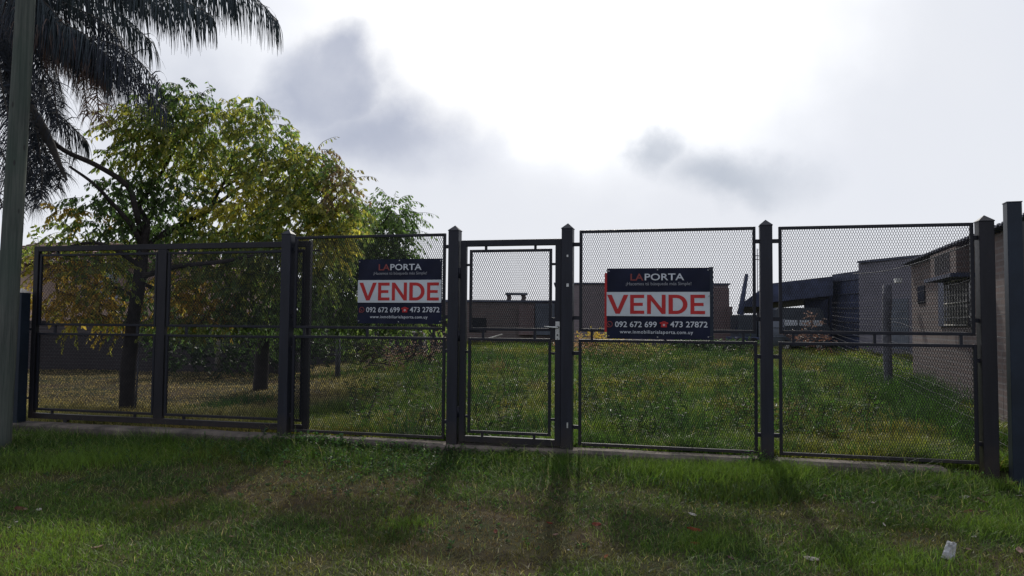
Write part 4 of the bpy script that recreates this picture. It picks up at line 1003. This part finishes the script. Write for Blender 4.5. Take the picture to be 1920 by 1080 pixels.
# ------------------------------------------------------------------ wire fence on the right and loose posts
W0 = Vector((cc.x, cc.y, 0)); pw = at(1664, 640, 11.5); W1 = Vector((pw.x, pw.y, 0)); W2 = Vector((*xy(1560, 19), 0))
zg = lambda p: float(TZ(p.x, p.y))
e = empty('wire_post', Vector((W1.x, W1.y, zg(W1))), 'dark weathered post of the side wire fence, left of the brick house', 'fence post')
m = MB(); h0, h1 = zg(W1)-.2, at(1664, 534, 11.5).z; n = 8
pts = [Vector((W1.x+.01*math.sin(i), W1.y, h0+(h1-h0)*i/n)) for i in range(n+1)]
m.tube(pts, [.068+.004*math.sin(i*2) for i in range(n+1)], 7); m.build('shaft', M['postgrey'], e)
e = empty('wire_fence', W0.lerp(W1, .5)+Vector((0, 0, .5)), 'sagging galvanised wires running back along the right side of the lot', 'wire fence')
for i, (za, zb_, r_) in enumerate([(2.02, 1.98, .0022), (1.90, 1.86, .0022), (1.78, 1.76, .0022), (1.66, 1.66, .004), (1.54, 1.55, .002), (1.42, 1.44, .002), (1.29, 1.32, .002), (1.17, 1.22, .0022), (1.07, 1.12, .002), (.97, 1.03, .002), (.86, .95, .002), (.76, .86, .002), (.66, .78, .002), (.56, .7, .002)]):
    q = MB(); pts = []
    for k in range(15):
        t = k/14; p = W0.lerp(W1, t); pts.append(p+Vector((0, 0, za+(zb_-za)*t-.02*math.sin(math.pi*t)+.01*random.gauss(0, .5))))
    for k in range(1, 10): 
        t = k/9; p = W1.lerp(W2, t); pts.append(p+Vector((0, 0, zb_+.15*t-.03*math.sin(math.pi*t))))
    q.tube(pts, r_, 4); q.build('wire', M['wire'], e)
q = MB()
for k in range(44):
    t = (k+.5)/44; p = W0.lerp(W1, t); q.tube([p+Vector((0, 0, .55+.1*t)), p+Vector((0, 0, 1.42))], .0013, 3)
q.build('woven_stays', M['wire'], e)
# slack wire tied low between the last posts
q = MB(); pts = []
for k in range(12):
    t = k/11; p = W0.lerp(W1, t); pts.append(p+Vector((0, -.02, 1.45-.0+.12*t+.06*math.sin(t*9)*t - .0)))
q.tube(pts, .004, 5); q.build('slack_wire', M['wire'], e)
# sagging cable
q = MB(); pa, pb = at(1600, 513, 16), at(1840, 450, 7.6); pts = []
for k in range(14):
    t = k/13; p = pa.lerp(pb, t); pts.append(p-Vector((0, 0, .10*math.sin(math.pi*t))))
q.tube(pts, .008, 5); o = q.build('overhead_cable', M['wire'], origin=pa); tag(o, 'pale cable sagging along the eave of the brick house', 'cable')
# three loose posts at the back left
for (px, y0_, y1_, Yd, lab, mt, r_) in ((408, 600, 672, 15.0, 'pale post standing in the dark behind the sliding gate', 'palegrey', .05), (633, 622, 706, 14.2, 'thin dark post under the dark tree', 'postgrey', .05), (797, 618, 662, 17.5, 'grey post in the brushwood under the left banner', 'palegrey', .045)):
    p, q_ = at(px, y0_, Yd), at(px, y1_, Yd); m = MB(); m.tube([q_-Vector((0, 0, .2)), q_.lerp(p, .5)+Vector((.01, 0, 0)), p], [r_*1.1, r_, r_*.9], 8)
    o = m.build('old_post', M[mt], origin=q_); tag(o, lab, 'post')
# rail / pole and brushwood heap
m = MB(); m.tube([at(706, 620, 16.5), at(722, 634, 16.5), at(745, 656, 16.5)], [.02, .018, .014], 6)
o = m.build('leaning_stick', M['palegrey'], origin=at(745, 656, 16.5)); tag(o, 'pale stick leaning over the brushwood heap', 'stick')
m = MB(); m.tube([at(738, 624, 17), at(755, 620, 17), at(775, 623, 17), at(800, 622, 17)], .018, 6)
o = m.build('fallen_branch', M['palegrey'], origin=at(770, 623, 17)); tag(o, 'pale branch lying level under the left banner', 'branch')
m = MB(); m.tube([at(902, 640, 22), at(918, 634, 22), at(942, 627, 22)], [.03, .025, .02], 6)
o = m.build('pale_plank', M['palegrey'], origin=at(920, 640, 22)); tag(o, 'pale stick lying in front of the outbuilding, seen through the door', 'stick')
def brushwood():
    c = at(745, 682, 15.5); e = empty('brushwood_heap', c, 'heap of dead pinkish brushwood at the edge of the grass', 'brushwood')
    m = MB()
    for i in range(70):
        a_ = at(random.uniform(675, 830), random.uniform(650, 690), random.uniform(15, 16.4)); d = Vector((random.gauss(0, 1), random.gauss(0, .6), abs(random.gauss(0, .8)))).normalized()
        L = random.uniform(.3, .9); p = [a_, a_+d*L*.5+Vector((0, 0, random.gauss(0, .04))), a_+d*L+Vector((0, 0, -.05))]
        m.tube(p, [.012, .008, .003], 4)
    m.build('dead_branches', M['bark'], e)
    B = [(720, 675, 40, 14, 15.5, 30, (RUST, (.30, .22, .20), .5)), (770, 660, 45, 16, 15.8, 34, (RUST, (.30, .22, .20), .4)), (815, 650, 25, 14, 16, 18, (RUST, (.45, .38, .36), .7)), (690, 650, 26, 26, 16, 18, (DGREEN, OLIVE, .5))]
    P, D, L, Wd, Cc, segs = twigs(B, .07, .035, 6, droop=.2, hang=-.1, seglen=.3); V_, Fc, CC = leaves_np(P, D, L, Wd, Cc); np_mesh('withered_leaves', M['dry'], V_, Fc, CC, parent=e)
brushwood()

# ------------------------------------------------------------------ grass
def blades(X_, Y_, H_, Wd, C_, lean=.5, st=3, Zb=None):
    n = len(X_); th = rng.uniform(0, 2*np.pi, n); ph = rng.uniform(0, 2*np.pi, n)
    ln = np.abs(rng.normal(lean, lean*.6, n))[:, None]
    side = np.stack([np.cos(th), np.sin(th), 0*th], 1); ld = np.stack([np.cos(ph), np.sin(ph), 0*ph], 1)
    base = np.stack([X_, Y_, (TZ(X_, Y_) if Zb is None else Zb)-.004], 1)
    vs = []
    upv = np.array([[0, 0, 1.]])
    for i in range(st):
        t = i/st; p = base+upv*(H_[:, None]*t*(1-.25*t*ln))+ld*(H_[:, None]*ln*t*t)
        w = (Wd*(1-t**1.6)*.5)[:, None]
        vs += [p-side*w, p+side*w]
    tip = base+upv*(H_[:, None]*(1-.25*ln))+ld*(H_[:, None]*ln); vs.append(tip)
    k = 2*st+1; V_ = np.stack(vs, 1).reshape(-1, 3); b_ = np.arange(n)*k
    fs = []
    q = [np.stack([b_+2*i, b_+2*i+1, b_+2*i+3, b_+2*i+2], 1) for i in range(st-1)]
    tr = np.stack([b_+2*(st-1), b_+2*(st-1)+1, b_+2*st], 1)
    shade = np.repeat(C_, k, 0)
    return V_, [np.concatenate(q), tr], shade
def lerp3(a, b, f): return np.array(a)[None]*(1-f[:, None])+np.array(b)[None]*f[:, None]
def scatter(n, y0, y1, xf, dens_pow=1.0):
    """points in the camera wedge, behind/before fence decided by caller"""
    yv = y0+(y1-y0)*rng.random(n)**dens_pow; xv = (rng.random(n)*2-1)*(xf*yv+.9)
    return xv, yv
LG, DG, OL, BRN, STR = (.078, .145, .020), (.032, .074, .018), (.100, .108, .022), (.125, .086, .046), (.32, .27, .16)
def verge():
    n = 330000; x, y = scatter(n, 3.05, 8.9, .72); d = fdist(x, y); k = (d < -.09); x, y, d = x[k], y[k], d[k]
    gr = .5+.5*wob(x, y, 1.15, 0, 6)+.18*wob(x, y, 5, 11, 4)                # green vs dry patches
    near = sst(-.95, -.15, d)                                       # lusher by the footing
    right = sst(1.2, 3.0, x)*.35
    left = sst(-1.5, -3.2, x)*.15
    gr = np.clip((gr-.5)*1.5+.5+.75*near+right+left, 0, 1)
    keep = rng.random(len(x)) < (.35+.65*gr); x, y, d, gr, near = x[keep], y[keep], d[keep], gr[keep], near[keep]
    m_ = len(x); tall = np.clip(.5+.8*wob(x, y, 1.6, 5, 5), 0, 1.3)
    H_ = (.024+.036*gr*rng.random(m_)+.016*rng.random(m_))*(1+near*(.6+1.6*tall))
    bareR = sst(3.3, 3.9, x)*sst(-.9, -.4, d); H_ *= (1-.6*bareR)
    c = lerp3(BRN, OL, np.clip(gr*2.2, 0, 1)); g_ = lerp3(LG, DG, np.clip(.5+.5*wob(x, y, 1.4, 14, 5)+rng.normal(0, .2, m_), 0, 1))
    f_ = np.clip((gr-.30)*2.2, 0, 1)[:, None]; c = c*(1-f_)+g_*f_
    st_ = rng.random(m_) < (.05+.10*(1-gr)); c[st_] = np.array(STR)*rng.uniform(.5, 1.1, (st_.sum(), 1))
    c *= rng.uniform(.3, 1.8, (m_, 1))
    pale = (rng.random(m_) < .05) & (~st_); c[pale] = np.array([.20, .26, .09])*rng.uniform(.6, 1.3, (pale.sum(), 1)); H_ = H_*(1+.5*pale)
    V_, Fc, CC = blades(x, y, H_, .0034+.0026*rng.random(m_), c, .95, 3)
    o = np_mesh('lawn', M['grass'], V_, Fc, CC); tag(o, 'short patchy grass and dry turf of the verge in front of the fence', 'grass', kind='stuff')
verge()
def tallgrass():
    xs, ys, hs, cs = [], [], [], []
    def clump(px, py, rp, n, h, col, sx=1.6, sy=.5):
        p = ground_hit(px, py); r = rp/F*p.y
        x = p.x+rng.normal(0, r*sx*.5, n); y = p.y+rng.normal(0, r*sy, n); k = fdist(x, y) < -.10; x, y = x[k], y[k]
        xs.append(x); ys.append(y); hs.append(h*rng.uniform(.5, 1.2, len(x))); f_ = rng.random(len(x)); cs.append(lerp3(col, OL, f_*.5)*rng.uniform(.6, 1.4, (len(x), 1)))
    L2 = (.118, .215, .036)
    for (px, py, rp, n, h, col) in ((1120, 862, 60, 900, .09, L2), (1330, 862, 60, 900, .09, L2), (900, 858, 60, 700, .08, DG), (640, 838, 60, 700, .09, L2), (250, 845, 70, 900, .08, L2), (1250, 890, 60, 1200, .11, L2), (1350, 900, 70, 1500, .12, L2), (1300, 880, 60, 1500, .10, L2), (1380, 890, 60, 1800, .12, L2), (1450, 900, 50, 1600, .13, L2), (1500, 890, 40, 1100, .13, L2), (1220, 880, 50, 900, .08, L2), (1150, 876, 50, 900, .08, L2),
        (1430, 930, 60, 1500, .10, DG), (1340, 925, 60, 1200, .08, DG), (1800, 905, 40, 900, .12, L2), (1760, 912, 30, 600, .10, L2), (1680, 912, 40, 500, .07, L2), (1600, 905, 40, 500, .07, L2), (1865, 915, 30, 350, .09, L2), (1330, 1020, 60, 900, .06, L2), (1650, 1060, 80, 1200, .07, L2), (1580, 1040, 60, 800, .06, DG), (1690, 985, 60, 700, .05, DG),
        (90, 870, 80, 1400, .09, L2), (180, 865, 60, 900, .08, L2), (20, 875, 50, 700, .09, DG), (330, 860, 70, 900, .07, L2), (420, 850, 70, 800, .07, OL), (100, 1010, 80, 1200, .055, L2), (60, 1060, 80, 1200, .05, L2), (260, 960, 70, 900, .05, DG), (400, 960, 60, 800, .05, DG),
        (1880, 990, 60, 1200, .06, L2), (1900, 950, 50, 800, .05, L2), (1010, 870, 60, 700, .07, L2), (950, 870, 40, 500, .08, DG), (720, 1010, 60, 700, .05, DG), (760, 985, 40, 400, .05, L2)):
        clump(px, py, rp, int(n*1.25), h*(1.25 if py < 915 else 1.1), col)
    x, y, h, c = (np.concatenate(v) for v in (xs, ys, hs, cs))
    V_, Fc, CC = blades(x, y, h, .004+.003*rng.random(len(x)), c, .55, 4)
    o = np_mesh('tall_grass', M['grass'], V_, Fc, CC); tag(o, 'longer bright green grass tufts along the footing', 'grass', kind='stuff')
tallgrass()
def lot():
    n = 620000; x, y = scatter(n, 6.0, 24.5, .74, 1.5); d = fdist(x, y); k = (d > .12) & (x > -.85*y); x, y, d = x[k], y[k], d[k]
    u_ = x/y
    # the ground left of the mound is trodden, dry and short, painted sunnier
    mound = sst(-.30, -.13, u_+ .02*wob(x, y, 1, 2, 4)); mound = np.maximum(mound, sst(4.2, 1.0, d)*sst(-.40, -.2, u_)*.9)
    nearL = sst(3.0, .8, d)*.5
    lush = np.clip(mound+nearL, 0, 1)
    keep = rng.random(len(x)) < (.28+.72*lush); x, y, d, u_, lush = x[keep], y[keep], d[keep], u_[keep], lush[keep]; m_ = len(x)
    w1 = .5+.5*wob(x, y, .9, 4, 6); w2 = .5+.5*wob(x, y, 1.7, 13, 5)
    H_ = (.035+.015*rng.random(m_))*(1-lush)+lush*(.035+.20*np.clip(.5+.5*wob(x, y, 2.6, 7, 6), 0, 1.3)**2+.10*np.clip(w1, 0, 1.2)**2+.07*rng.random(m_)**2)
    H_ *= 1+.25*sst(8, 18, d)
    c = lerp3((.130, .195, .026), (.040, .090, .018), np.clip(w2*.9+.1+.5*wob(x, y, 4.2, 3, 4)+rng.normal(0, .12, m_), 0, 1))
    dryp = np.clip((.5+.5*wob(x, y, .55, 17, 5)-.42)*2.2, 0, 1)[:, None]
    c = c*(1-dryp*.75)+np.array([[.27, .21, .045]])*dryp*.75
    dd_ = (1-lush)[:, None]; c = c*(1-dd_)+np.array([[.27, .21, .12]])*dd_  # tan boosted to carry the sun that strikes there
    st_ = rng.random(m_) < .035; c[st_] = np.array([.36, .30, .13])
    c *= rng.uniform(.3, 1.75, (m_, 1))
    V_, Fc, CC = blades(x, y, H_, .005+.004*rng.random(m_)+.0006*d, c, .85, 3)
    o = np_mesh('lot_grass', M['grass'], V_, Fc, CC); tag(o, 'overgrown green and yellowish grass filling the empty lot', 'grass', kind='stuff')
lot()
def lot_weeds():
    """taller broad-leaved weed clumps scattered through the lot"""
    xs, ys, hs, cs, ws = [], [], [], [], []
    cl = [(rng.uniform(-3.5, 7), rng.uniform(7.4, 19)) for _ in range(520)]
    fixed = [(1150, 690, .22), (1190, 700, .25), (1260, 715, .2), (1370, 690, .25), (1400, 700, .25), (1500, 680, .3), (720, 720, .22), (800, 700, .25), (930, 680, .25), (1640, 760, .22), (1700, 800, .25), (1600, 800, .2), (1780, 830, .2), (1500, 730, .2), (640, 770, .2), (760, 790, .15), (1650, 842, .10), (1550, 838, .10), (430, 760, .12), (470, 752, .14), (400, 768, .12)]
    fixed += [(1735, 800, .34), (1745, 775, .42), (1720, 770, .40), (1765, 790, .36), (1735, 750, .45), (1755, 740, .45), (1715, 745, .38), (1690, 785, .28), (1780, 810, .3), (1660, 735, .3), (1625, 720, .3), (1590, 705, .3), (1560, 695, .3), (1800, 770, .4), (1810, 830, .25), (1240, 668, .3), (1120, 668, .3), (1340, 672, .3)]
    for (px, py, h) in fixed:
        p = ground_hit(px, py); cl.append((p.x, p.y, h))
    for q in cl:
        x0, y0 = q[0], q[1]; n = int(rng.uniform(60, 220)) if len(q) == 2 else 420; r = rng.uniform(.12, .4) if len(q) == 2 else .32
        x = x0+rng.normal(0, r, n); y = y0+rng.normal(0, r*.8, n); k = (fdist(x, y) > .15) & (x/y < .62)
        if len(q) == 2 and x0/y0 < -.14: continue
        x, y = x[k], y[k]; h = q[2] if len(q) > 2 else rng.uniform(.12, .42)
        rr = np.hypot(x-x0, y-y0)/(r*2); xs.append(x); ys.append(y); hs.append(h*np.clip(1.15-rr, .25, 1)*rng.uniform(.6, 1.3, len(x)))
        col = [(.040, .085, .030), (.060, .115, .035), (.13, .15, .05), (.16, .13, .07)][rng.choice(4, p=[.55, .28, .11, .06])] if len(q) == 2 else (.038, .080, .030)
        cs.append(np.array(col)[None]*rng.uniform(.5, 1.5, (len(x), 1))); ws.append(rng.uniform(.006, .014, len(x)))
    def strip(p, q, n, wd_, h0, h1, col):
        t = rng.random(n); cn = .5+.5*wob(p[0]+(q[0]-p[0])*t*1.0, p[1]+(q[1]-p[1])*t, 3.5, 6, 4)
        k = rng.random(n) < np.clip(cn*1.3, .12, 1); t = t[k]; cn = cn[k]; m_ = len(t)
        x = p[0]+(q[0]-p[0])*t+rng.normal(0, wd_, m_); y = p[1]+(q[1]-p[1])*t+rng.normal(0, wd_*.6, m_); g = fdist(x, y) > .1
        x, y, cn = x[g], y[g], cn[g]; m_ = len(x)
        xs.append(x); ys.append(y); hs.append((h0+(h1-h0)*np.clip(cn, 0, 1.2))*rng.uniform(.3, 1.15, m_)); cs.append(np.array(col)[None]*rng.uniform(.4, 1.6, (m_, 1))); ws.append(rng.uniform(.004, .011, m_))
    a_ = WP(S(590), 0, -.35); b_ = WP(S(1840), 0, -.35); strip((a_.x, a_.y), (b_.x, b_.y), 9000, .14, .08, .26, (.060, .125, .026))
    a_ = WP(S(70), 0, -.4); b_ = WP(S(590), 0, -.4); strip((a_.x, a_.y), (b_.x, b_.y), 3000, .14, .05, .14, (.070, .120, .026))
    strip((4.35, 6.9), (5.75, 11.0), 9000, .16, .18, .50, (.045, .100, .022)); strip((5.3, 10.0), (6.6, 14.5), 6000, .22, .2, .45, (.045, .095, .024)); strip((5.6, 14.5), (6.4, 19.5), 5000, .3, .2, .45, (.09, .09, .035))
    strip((-2.2, 17.8), (5.5, 19.5), 7000, .5, .12, .38, (.11, .11, .035)); strip((-3.6, 14.5), (1.5, 18.5), 5000, .5, .15, .35, (.055, .115, .026)); strip((1.5, 17), (4.8, 18), 3500, .4, .2, .4, (.045, .10, .026))
    x, y, h, c, w = (np.concatenate(v) for v in (xs, ys, hs, cs, ws))
    V_, Fc, CC = blades(x, y, h, w, c, .45, 3)
    o = np_mesh('lot_weeds', M['grass'], V_, Fc, CC); tag(o, 'taller dark green weed clumps standing out of the lot grass', 'weeds', kind='stuff')
lot_weeds()
def lot_broadleaf():
    PP, DD, LL, WW, CC, segs = [], [], [], [], [], []
    for _ in range(1500):
        y = 7.3+11*random.random()**1.4; x = random.uniform(-.22, .5)*y
        if mnoise.noise(Vector((x*.9, y*.9, 4))) < -.05 or float(fdist(x, y)) < .25: continue
        h = random.uniform(.12, .42); b = Vector((x, y, float(TZ(x, y)))); d = Vector((random.gauss(0, .25), random.gauss(0, .25), 1)).normalized()
        pts = [b+d*h*i/3 for i in range(4)]; segs.append((pts, [.003]*4)); col = random.choice([(.035, .080, .022), (.055, .110, .028), (.045, .095, .022), (.075, .095, .030)])
        for k in range(11):
            a = random.random()*6.28; s_ = random.uniform(.6, 1.3); PP.append(pts[0].lerp(pts[-1], (k+1)/11)); DD.append(Vector((math.cos(a), math.sin(a), random.uniform(-.3, .6))).normalized())
            LL.append(.065*s_); WW.append(.024*s_); q = random.uniform(.5, 1.6); CC.append([c_*q for c_ in col])
    V_, Fc, Cc = leaves_np(np.array(PP), np.array(DD), np.array(LL), np.array(WW), np.array(CC))
    o = np_mesh('lot_broadleaf_weeds', M['grass'], V_, Fc, Cc); tag(o, 'leafy knee-high weeds mixed through the grass of the lot', 'weeds', kind='stuff')
    q = tubes_np(segs).build('stems', M['bark'], o); q['kind'] = 'stuff'
lot_broadleaf()
def weeds_front():
    PP, DD, LL, WW, CC = [], [], [], [], []; segs = []
    def sprig(p, h, ll, col, n):
        d = Vector((random.gauss(0, .3), random.gauss(0, .3), 1)).normalized(); pts = [p+d*h*i/4+Vector((random.gauss(0, .006), random.gauss(0, .006), 0)) for i in range(5)]
        segs.append((pts, [.0022]*5))
        for k in range(n):
            q_ = pts[0].lerp(pts[-1], (k+1)/n); a = random.random()*6.28
            PP.append(q_); DD.append(Vector((math.cos(a), math.sin(a), random.uniform(-.1, .7))).normalized()); s_ = random.uniform(.6, 1.2); LL.append(ll*s_); WW.append(ll*.42*s_)
            b = random.uniform(.6, 1.5); CC.append([c_*b for c_ in col])
    W1_ = (.040, .095, .030); W2_ = (.065, .13, .024)
    for (xc, yc, rx, ry, n, h, ll) in ((700, 842, 110, 22, 620, .10, .028), (590, 826, 40, 14, 200, .15, .036), (800, 868, 60, 16, 160, .07, .026), (940, 852, 70, 12, 200, .08, .026), (1150, 860, 70, 12, 130, .08, .024), (1418, 850, 16, 12, 60, .17, .030), (1360, 905, 90, 22, 120, .07, .024), (1765, 885, 50, 12, 90, .10, .028), (450, 845, 80, 12, 200, .08, .028), (150, 850, 60, 10, 90, .07, .026), (1600, 930, 90, 10, 60, .04, .024), (650, 900, 150, 30, 160, .04, .022), (250, 900, 170, 30, 120, .04, .022), (1250, 950, 200, 40, 120, .03, .02), (880, 960, 160, 40, 90, .03, .02)):
        for _ in range(n):
            p = ground_hit_fast(random.gauss(xc, rx), random.gauss(yc, ry))
            if p is None: continue
            sprig(p, h*random.uniform(.4, 1.25), ll*random.uniform(.7, 1.3), W1_ if random.random() < .6 else W2_, 9)
    V_, Fc, Cc = leaves_np(np.array(PP), np.array(DD), np.array(LL), np.array(WW), np.array(CC))
    e = np_mesh('verge_weeds', M['leaf'], V_, Fc, Cc); tag(e, 'small leafy weeds crowding the foot of the fence', 'weeds', kind='stuff')
    e.location = (0, 0, 0); o = tubes_np(segs).build('stems', M['bark'], e); o['kind'] = 'stuff'
def ground_hit_fast(px, py):
    r = ray(px, py); z = .27
    for _ in range(8):
        t = (z-CZ)/r.z; p = C0+r*t; z = float(TZ(p.x, p.y))
        if fdist(p.x, p.y) > -.10: z = .30; r_ = r; t = (FA+fn*.11-C0).dot(fn)/r.dot(fn); p = C0+r*t; z = float(TZ(p.x, p.y)); break
    return Vector((p.x, p.y, z))
weeds_front()

# ------------------------------------------------------------------ litter and fallen leaves
def litter(px, py, size, col, label, name='fallen_leaf', cat='leaf', curl=.35, asp=.55, rot=None, group='fallen leaves on the verge', lift=.022, tilt=.3):
    p = ground_hit_fast(px, py); n, k = 8, 4
    a = rot if rot is not None else random.random()*6.28
    ex = Vector((math.cos(a), math.sin(a), random.uniform(-tilt, tilt))).normalized(); ez = Vector((random.gauss(0, .25), -.45, 1)).normalized(); ey = ez.cross(ex).normalized(); ez = ex.cross(ey)
    V_, Fc, CC = [], [], []
    for i in range(n+1):
        t = i/n; w = size*asp*.5*(math.sin(math.pi*min(1, t*.93+.05))**.7)*(1+.12*math.sin(i*2.7+a)) if name == 'fallen_leaf' else size*asp*.5*(1+.10*math.sin(i*3.1))
        for j in range(k+1):
            v = j/k*2-1
            q_ = p+ex*(size*(t-.5))+ey*(w*v)+ez*(lift+curl*size*(abs(v)**1.5*.35+(t-.5)**2*.8)+.03*size*math.sin(i*1.9+j*2.3+a))
            V_.append(q_); b = random.uniform(.75, 1.2); CC.append([c_*b for c_ in col])
    q = []
    for i in range(n):
        for j in range(k): s_ = i*(k+1)+j; q.append((s_, s_+1, s_+k+2, s_+k+1))
    o = np_mesh(name, M['dry'], np.array(V_)-np.array(p), [np.array(q)], np.array(CC), smooth=True); o.location = p
    md = o.modifiers.new('thick', 'SOLIDIFY'); md.thickness = .0012
    tag(o, label, cat, group)
RD = (.20, .035, .022); TN = (.24, .17, .12); WH = (.48, .46, .42); DB = (.09, .05, .035); PK = (.30, .20, .16)
for (px, py, sz, col, lab) in (
    (1300, 1000, .125, (.23, .045, .025), 'large brick-red leaf in the front grass under the larger banner'), (1302, 1025, .07, RD, 'small red-brown leaf just below the large brick-red leaf'), (1120, 990, .085, (.17, .04, .025), 'red-brown curled leaf in front of the door\'s latch post'),
    (1040, 1010, .07, PK, 'dull pinkish leaf in the shadow of the latch post'), (1030, 988, .06, RD, 'small reddish leaf at the upper edge of the dull pinkish leaf'), (932, 1003, .06, (.16, .05, .035), 'reddish leaf in the front grass below the door'), (880, 995, .05, DB, 'small dark brown leaf left of the reddish one below the door'),
    (1296, 970, .075, WH, 'whitish leaf just above the large brick-red leaf'), (1370, 1055, .07, (.12, .07, .07), 'dark purplish crumpled leaf near the bottom, right of centre'), (1545, 936, .08, TN, 'tan leaf at the right end of the long grass'), (1625, 928, .10, (.16, .04, .035), 'dark red leaf in front of the right panel'),
    (1655, 898, .085, TN, 'tan leaf nearest the footing under the right panel'), (1695, 902, .085, WH, 'whitish leaf at the footing under the right panel'), (1640, 950, .08, WH, 'pale leaf between the dark red leaf and the paper scrap'), (1755, 940, .09, PK, 'pink-brown leaf beside the pale leaves at the right'),
    (1802, 915, .075, WH, 'bright pale leaf in front of the brownish end post'), (1808, 938, .085, WH, 'pale curled leaf below the bright one by the end post'), (1838, 946, .13, TN, 'long tan leaf in the right-hand grass'), (1850, 936, .10, DB, 'dark brown leaf just above the long tan leaf'), (1846, 966, .06, DB, 'small dark curled leaf below the long tan leaf'),
    (1815, 965, .09, (.15, .08, .04), 'flat brown leaf lying in the yellowish patch at the right'), (1912, 936, .06, WH, 'pale leaf at the right edge of the photo'), (1910, 1040, .09, PK, 'pinkish leaf at the lower right edge'), (1656, 990, .05, WH, 'small whitish leaf on the dark grass left of the paper scrap'), (1735, 998, .045, TN, 'small tan leaf above the paper scrap'),
    (1525, 1056, .12, WH, 'long pale leaf near the bottom below the tall right post'), (1828, 1012, .04, WH, 'tiny pale leaf upper right of the paper scrap'), (1812, 1036, .05, TN, 'small tan leaf immediately right of the paper scrap'), (1780, 918, .13, DB, 'dark dead leaf under the end post grass tuft'), (1895, 905, .14, (.07, .03, .025), 'large dark leaf by the foot of the tall flat-topped post'),
    (36, 960, .10, (.13, .05, .035), 'reddish brown leaf at the far left of the verge'), (76, 961, .065, WH, 'whitish upright leaf at the far left'), (50, 960, .05, TN, 'tan sliver of leaf beside the reddish far left leaf'), (34, 984, .035, WH, 'small white leaf below the reddish far left leaf'), (20, 994, .03, WH, 'tiny white leaf closest to the left edge'),
    (540, 872, .11, (.13, .055, .035), 'brown leaf among the weeds in front of the gate post'), (552, 863, .05, TN, 'tan leaf resting on the brown leaf among the weeds'), (606, 925, .06, TN, 'tan leaf in the grass below the left banner'), (612, 947, .06, OL, 'olive leaf just below the tan one, under the left banner'), (430, 1012, .06, PK, 'pinkish leaf in the lower left grass'), (470, 994, .07, TN, 'tan leaf upper right of the pinkish lower left leaf'),
    (184, 1034, .08, TN, 'tan stalk-like leaf at the lower left'), (705, 932, .025, WH, 'tiny white petal in the brown patch'), (1068, 1038, .028, WH, 'tiny white petal at the bottom below the latch post'), (1136, 1050, .05, (.26, .09, .04), 'orange leaf at the bottom, right of the white petal')):
    litter(px, py, sz*.8, col, lab, asp=random.uniform(.3, .6))
def paper():
    p = ground_hit_fast(1778, 1052); n = 9; ex = Vector((.42, .35, .75)).normalized(); ey = Vector((.8, -.25, -.2)).normalized(); ez = ex.cross(ey)
    V_, q, CC = [], [], []
    for i in range(n+1):
        for j in range(n+1):
            a, b = i/n, j/n-.5; w = .050*(1-.25*a); k = mnoise.noise(Vector((a*5, b*6, 2.3)))
            V_.append(ex*(.115*a)+ey*(w*b*1.4+.006*k)+ez*(.022*k+.03*b*b*4*.3)); CC.append([c_*(1+.08*k) for c_ in (.50, .52, .54)])
    for i in range(n):
        for j in range(n): t = i*(n+1)+j; q.append((t, t+1, t+n+2, t+n+1))
    o = np_mesh('paper_scrap', M['dry'], np.array(V_), [np.array(q)], np.array(CC)); o.location = p+Vector((0, 0, .01))
    md = o.modifiers.new('thick', 'SOLIDIFY'); md.thickness = .0012
    tag(o, 'crumpled white paper scrap standing up in the lower right grass', 'litter')
paper()
print('faces', sum(len(o.data.polygons) for o in bpy.data.objects if o.type == 'MESH'))
